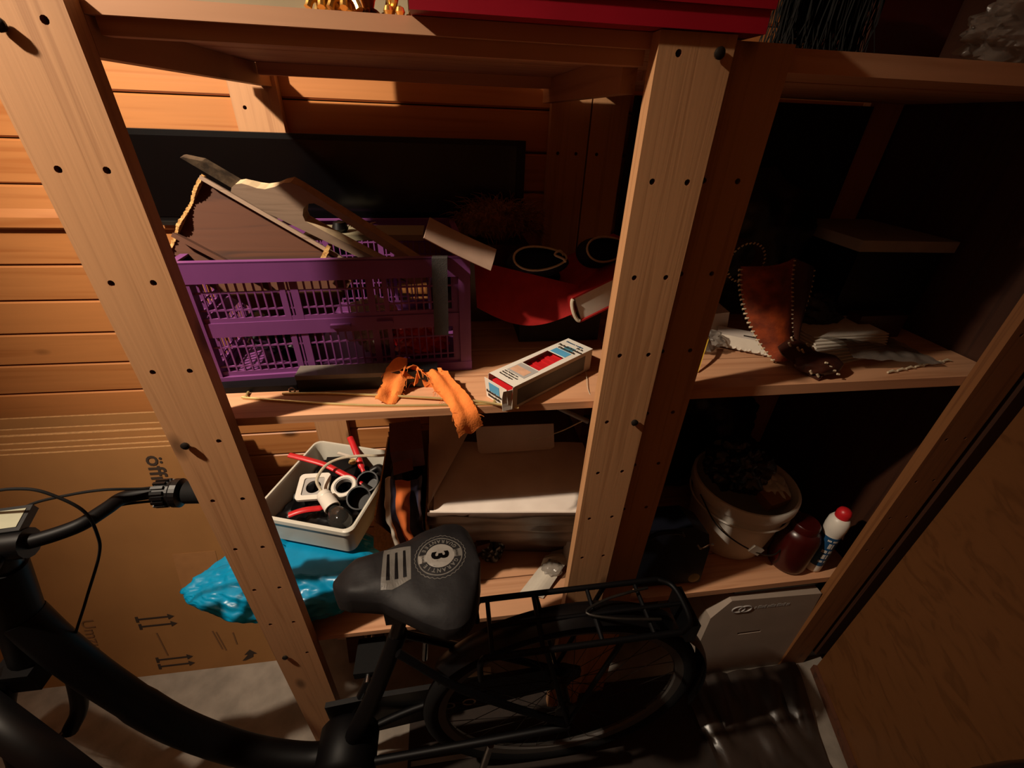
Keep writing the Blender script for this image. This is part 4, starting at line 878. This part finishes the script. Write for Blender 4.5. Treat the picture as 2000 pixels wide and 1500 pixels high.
b = bbox_obj((0, .085, 0, .06, 0, .05), .002, 1, frame((1.125, .285, 1.165), (1,-.12,0), (.1,1,0)) @ Matrix.Rotation(-.15, 4, 'Y')); one('small_carton', b, 'whitecard', 'small greyish white carton behind the torn flat box', 'carton')
b = lump((1.115, .215, 1.188), (.042, .035, .026), None, 4, .35, 7, 65); one('plastic_wrap', b, 'clearplastic', 'crumpled clear plastic wrap beside the shelf post', 'plastic', None, True)
def ys(u, v): p = V((1.046,.112,1.166)).lerp(V((1.10,.20,1.20)), u); return p + V((.010*v*(.4+u), -.002*v, .012*math.sin(u*PI)))
one('yellow_strap', sheet(ys, 12, 2, .0012), 'yellow', 'narrow yellow strap curling up beside the shelf post', 'strap')
PS = thing('paper_stack', 'fanned stack of white papers in clear film behind the sheath', 'papers', (1.44, .19, ZB))
for k in range(9):
    m = frame((1.330+.004*k, .105+.010*k, ZB+.0004+.0042*k), (.22+.006*k, .055-.006*k, .0), (-.05,.2,.0)); b = B(); obox(b, m, 0, .20, 0, .13, 0, .0028); obj('sheet', b, 'paper', PS)
b = sheet(lambda u, v: V((1.38+.24*u, .09+.16*v, ZB+.004+.045*(1-u)*math.sin(PI*min(1,v+.2))+.006*noise.noise(V((u*9, v*7, 2)))+.003)), 20, 16, .0008); one('plastic_sleeve', b, 'clearplastic', 'clear plastic sleeve trailing right from the paper stack', 'plastic', None, True)
b = B()
for k in range(7): p = V((1.46+.03*k+R.uniform(-.006,.006), .075+.006*k, ZB+.003)); tube(b, [p, p+V((.014,.003,.002)), p+V((.024,.001,0))], [.0022,.003,.0015], 6)
one('wood_crumbs', b, 'lace', 'small pale crumbs along the front edge of the right shelf', 'crumbs')
one('black_bag', lump((1.28, .44, 1.345), (.19, .095, .185), None, 5, .16, 5, 71), 'bagblack', 'large black bag at the back of the right middle shelf', 'bag', None, True)
one('blue_bag_small', lump((1.435, .29, 1.215), (.060, .05, .05), None, 4, .3, 6, 73), 'bluedark', 'dark blue shiny bag behind the paper stack', 'bag', None, True)
bx_ = thing('storage_box', 'dark blue storage box with a grey lid at the far right of the shelf', 'box', (1.60, .36, ZB))
mQ = frame((1.50, .30, ZB), (1, -.05, 0), (0, 1, 0)); b = B(); obox(b, mQ, 0, .22, 0, .24, 0, .20); bev(b, .006, 2); obj('body', b, 'bluedark', bx_)
b = B(); obox(b, mQ, -.012, .232, -.012, .25, .20, .225); bev(b, .006, 2); obj('lid', b, 'greyprint', bx_)
b = bbox_obj((1.53, 1.66, .245, .283, ZB, 1.222), .004); one('red_case', b, 'darkred', 'flat red case standing in front of the dark blue storage box', 'case')
one('dark_backing', bbox_obj((1.0, 1.628, .557, .573, 1.1655, 1.655), .006, 2), 'backing', 'dark brown added blanket standing at the back of the right middle shelf', 'backing')  # put in over the back wall to make the bay look dark
# ------------------------------------------------------------------ right bay, low shelf
one('dark_filler', lump((1.30, .47, .72), (.27, .085, .25), None, 5, .14, 5, 77), 'bagblack', 'added black sack behind the bucket on the right low shelf', 'sack', None, True)  # black filler added in place of the shade at the back
ZL = .4685
BUK = thing('white_bucket', 'white plastic bucket with dark rags on the right low shelf', 'bucket', (1.415, .255, ZL))
mBk = Matrix.Translation((1.405, .245, ZL+.001))
b = B(); lathe(b, [(0,0), (.108,0), (.112,.004), (.138,.195), (.147,.197), (.149,.203), (.149,.228), (.146,.232), (.140,.232), (.137,.225), (.109,.006), (0,.006)], mBk, 48); obj('body', b, 'white', BUK, True)
b = B(); tube(b, [mBk @ V((.142*math.cos(a), .142*math.sin(a), .165)) for a in [2*PI*k/48 for k in range(48)]], .003, 6, closed=True); obj('rib', b, 'white', BUK, True)
b = B(); tube(b, spline([mBk @ V((-.150, -.02, .205)), mBk @ V((-.12,-.10,.15)), mBk @ V((-.03,-.150,.10)), mBk @ V((.06,-.148,.075)), mBk @ V((.13,-.08,.12)), mBk @ V((.152,.02,.205))], 8), .0022, 8); obj('handle', b, 'darksteel', BUK, True)
b = bbox_obj((-.024, .020, -.003, .003, -.012, .014), .002, 1, Matrix.Translation((1.385, .094, .57)) @ Matrix.Rotation(.6, 4, 'Y')); obj('label_patch', b, 'paper', BUK)
one('black_rag', lump((1.365, .255, .755), (.095, .085, .085), None, 5, .3, 6, 81), 'bagblack', 'black plastic bag heaped in the white bucket', 'bag', None, True)
one('pale_rag', lump((1.475, .235, .69), (.045, .07, .035), None, 4, .3, 6, 83), 'cream', 'pale folded cloth in the right of the white bucket', 'cloth', None, True)
b = bbox_obj((0, .07, 0, .05, 0, .035), .003, 1, frame((1.43, .155, .655), (1,.2,.1), (-.2,1,.2))); one('beige_sponge', b, 'card', 'beige sponge at the front rim inside the white bucket', 'sponge')
JR = thing('red_jar', 'dark red plastic jar between the bucket and the glue bottle', 'jar', (1.535, .125, ZL))
b = B(); lathe(b, [(0,0), (.042,0), (.050,.008), (.053,.02), (.053,.13), (.046,.150), (.034,.158), (.034,.165), (0,.165)], Matrix.Translation((1.53, .115, ZL+.0005)), 32); obj('body', b, 'darkred', JR, True)
b = B(); lathe(b, [(.0,.150), (.037,.150), (.037,.176), (.034,.180), (0,.180)], Matrix.Translation((1.53, .115, ZL+.0005)), 32); obj('cap', b, 'darkred', JR, True)
GL = thing('glue_bottle', 'white glue bottle with blue label and red cap at the shelf end', 'bottle', (1.612, .10, ZL))
mG = Matrix.Translation((1.603, .092, ZL+.0005)) @ Matrix.Scale(1.1, 4)
b = B(); lathe(b, [(0,0), (.018,0), (.021,.003), (.022,.012), (.022,.142), (.024,.150), (.025,.165), (.024,.185), (.019,.196), (.013,.199), (0,.199)], mG, 28); obj('body', b, 'white', GL, True)
b = B(); lathe(b, [(.0223,.030), (.0226,.030), (.0226,.138), (.0223,.138)], mG, 28); lab = obj('label_wrap', b, 'bluelabel', GL, True)
b = B(); lathe(b, [(0,.195), (.0155,.195), (.0165,.200), (.0165,.213), (.013,.222), (.006,.226), (0,.227)], mG, 24); obj('cap', b, 'red', GL, True)
b = B()
for z_, h_, w_ in ((.045,.008,.8), (.060,.016,.6), (.082,.010,.9), (.100,.018,.5), (.124,.006,.9)):
    for k in range(8):
        if (k*7+int(z_*1000)) % 5 == 0: continue
        a0 = -PI*.62 - w_*.6 + w_*1.2*k/8; a1 = a0 + w_*1.2/8*.75
        vs = [b.verts.new(mG @ V((.0229*math.cos(a), .0229*math.sin(a), z))) for a, z in ((a0, z_), (a1, z_), (a1, z_+h_), (a0, z_+h_))]; b.faces.new(vs)
obj('label_print', b, 'white', lab)
KC = thing('dark_case', 'dark blue plastic tool case standing by the posts on the right low shelf', 'case', (1.14, .12, ZL))
b = B(); prism(b, [(0,0), (.235,0), (.235,.13), (.22,.185), (.17,.215), (0,.215)], frame((.995, .165, ZL+.001), (1,-.02,0), (0,.1,1)), .085); bev(b, .010, 3); obj('body', b, 'bluedark', KC)
b = B(); tube(b, spline([(1.03,.075,.695), (1.05,.072,.715), (1.10,.070,.715), (1.12,.072,.695)], 5), .006, 8); obj('handle', b, 'black', KC, True)
b = B(); lathe(b, [(0,0), (.016,0), (.017,.002), (.0,.0035)], frame((1.195, .068, .515), (1,-.02,0), (0,.1,1)), 20); obj('badge', b, 'brass', KC, True)
b = B(); tube(b, spline([(1.165,.068,.66), (1.18,.066,.645), (1.20,.067,.655), (1.215,.069,.652)], 5), .003, 8); obj('latch', b, 'chrome', KC, True)
# ------------------------------------------------------------------ floor right: white carton, film, panel
HB = thing('white_storage_carton', 'white carton with a grip slot standing on the floor below the right low shelf', 'carton', (1.47, .15, 0))
mHb = frame((1.29, .035, .002), (1, -.012, 0), (0, .02, 1))
b = B(); prism(b, [(-.005,.0), (.36,.0), (.335,.405), (.04,.415), (-.005,.335)], mHb @ Matrix.Translation((0,0,-.24)), .24, [[(.115,.225), (.115,.236), (.195,.238), (.195,.227)]]); obj('body', b, 'dullwhite', HB)
b = B(); obox(b, mHb, .113, .197, .223, .240, -.010, -.005); obj('grip_slot', b, 'ink', HB)
for dx in (0, .022):
    b = B(); tube(b, [mHb @ V((.075+dx+.020*math.cos(a), .368+.014*math.sin(a), .0008)) for a in [2*PI*k/28 for k in range(28)]], .0022, 5, closed=True); obj('emblem_ring', b, 'greyprint', HB)
b = B()
for k in range(11): w = .006 + .002*((k*5) % 3); obox(b, mHb, .128+.0105*k, .128+.0105*k+w, .362, .372+.004*((k*3) % 2), .0002, .0008)
obj('worn_print', b, 'greyprint', HB)
b = bbox_obj((1.345, 1.62, .06, .12, .421, .440), .003); one('dark_panel_strip', b, 'bluedark', 'dark flat strip lying on top of the white carton below the shelf', 'strip')
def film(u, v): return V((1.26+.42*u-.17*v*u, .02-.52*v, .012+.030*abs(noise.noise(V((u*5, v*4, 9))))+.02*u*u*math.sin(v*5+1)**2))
one('plastic_film', sheet(film, 40, 40, .001), 'dimfilm', 'crumpled plastic film, darkened for shade, on the floor in front of the white carton', 'plastic', None, True)  # film spread and darkened in place of shade on the floor
WR = thing('added_wardrobe', 'dark brown wardrobe added to darken the wall beyond the far right shelf post', 'wardrobe', (2.0, .32, 0))
b = bbox_obj((1.735, 2.30, .04, .584, .0, 2.05), .003); obj('carcass', b, 'wardrobe', WR)  # wardrobe put in to keep the far right dark
b = bbox_obj((1.745, 2.29, .02, .039, .06, 2.0), .002); obj('door', b, 'wardrobe', WR)
CP = frame((1.748, .0, 0), (-.19, -.60, 0), (0, 0, 1))
b = B(); obox(b, CP, 0, .95, 0, 1.95, -.019, 0); bev(b, .001, 1); one('veneer_panel', b, 'chip', 'tall brown veneered panel standing on the floor at the right', 'panel')
b = B(); obox(b, CP, .0, .95, 0.0, .03, .001, .012); bev(b, .001, 1); one('floor_batten', b, 'darkwood', 'dark batten along the foot of the veneered panel', 'batten')
# ------------------------------------------------------------------ top shelves
ZT = 1.6925
RB = thing('red_box', 'flat red box overhanging the front of the top shelf', 'box', (.70, .10, ZT))
b = bbox_obj((.520, .925, -.006, .26, ZT, ZT+.055), .002); obj('body', b, 'redbox', RB)
b = bbox_obj((.517, .928, -.009, .263, ZT+.022, ZT+.058), .002); obj('lid', b, 'redbox', RB)
b = bbox_obj((.30, .50, .36, .47, ZT, ZT+.12), .003); one('sage_box', b, 'greygreen', 'grey green box at the back of the top shelf', 'box')
b = B(); obox(b, frame((.22, .075, ZT), (1, .03, 0), (0, .12, 1)), 0, .20, 0, .11, 0, .012); one('sage_board', b, 'greygreen', 'grey green board standing on the top shelf left of the gold feet', 'board')
def claw(x, y, sc):
    T = B(); lathe(T, [(0,0), (.009*sc,0), (.013*sc,.004*sc), (.011*sc,.010*sc), (.006*sc,.016*sc), (.009*sc,.026*sc), (.016*sc,.040*sc), (0,.046*sc)], Matrix.Translation((x, y, ZT+.0003)), 14)
    for k in range(3): a = -PI/2 + (k-1)*.8; tube(T, spline([(x+.008*sc*math.cos(a), y+.008*sc*math.sin(a), ZT+.016*sc), (x+.017*sc*math.cos(a), y+.017*sc*math.sin(a), ZT+.012*sc), (x+.022*sc*math.cos(a), y+.022*sc*math.sin(a), ZT+.0045*sc)], 4), [.004*sc]*8+[.0045*sc], 8)
    return T
GC = thing('gold_footed_casket', 'brown lacquered casket on gold claw feet at the top shelf edge', 'casket', (.44, .09, ZT))
b = bbox_obj((.412, .475, .055, .15, ZT+.035, ZT+.10), .012, 3); obj('body', b, 'teabrown', GC)
for x, y in ((.447,.063), (.422,.07), (.462,.135), (.425,.135)): obj('claw_foot', claw(x, y, 1.0), 'gold', GC, True)
G2 = thing('gold_footed_bowl', 'bowl on gold ball feet beside the red box', 'bowl', (.505, .08, ZT))
b = B(); lathe(b, [(0,.03), (.008,.03), (.024,.045), (.030,.07), (.028,.07), (.02,.05), (0,.04)], Matrix.Translation((.500, .085, ZT)), 24); obj('bowl', b, 'teabrown', G2, True)
b = B()
for x, y, z, r_ in ((.494,.052,.0063,.0060), (.507,.050,.0058,.0056), (.497,.060,.017,.006), (.515,.095,.006,.006), (.486,.095,.006,.006)): lathe(b, [(0,-r_), (r_*.7,-r_*.7), (r_,0), (r_*.7,r_*.7), (0,r_)], Matrix.Translation((x, y, ZT+z)), 12)
for x, y in ((.497,.060), (.515,.095), (.486,.095)): tube(b, spline([(x,y,ZT+.006), (x+.006,y-.006,ZT+.020), (x+.004,y+.008,ZT+.034), (.500,.085,ZT+.045)], 5), .0036, 8)
obj('feet', b, 'gold', G2, True)
BR = thing('black_broom', 'black bristle broom head lying on the right top shelf', 'broom', (1.13, .16, 1.69))
b = bbox_obj((1.03, 1.19, .13, .18, 1.775, 1.805), .004); obj('broom_block', b, 'black', BR)
b = B()
for i in range(420): x = R.uniform(1.035,1.185); y = R.uniform(.133,.177); tube(b, [(x,y,1.776), (x+R.uniform(-.006,.006),y+R.uniform(-.004,.004),1.735), (x+R.uniform(-.016,.016),y+R.uniform(-.012,.008),1.6915)], [.0011,.001,.0006], 3, False)
tag(obj('bristles', b, pm('black_bristles', (12,10,8), .7, spec=.15), BR), kind='stuff')
one('clear_bag', lump((1.48, .16, 1.742), (.11, .06, .05), None, 5, .3, 6, 91), 'clearplastic', 'crumpled clear bag on the right end of the top shelf', 'bag', None, True)
one('dark_red_pack', bbox_obj((1.25, 1.40, .22, .36, 1.691, 1.80), .006), 'darkred', 'dark red pack behind the clear bag on the top shelf', 'pack')
one('black_holdall', lump((1.43, -.50, .425), (.125, .09, .42), None, 5, .06, 4, 95), 'bagblack', 'tall black bag on the floor cut off at the lower right corner', 'bag', None, True)
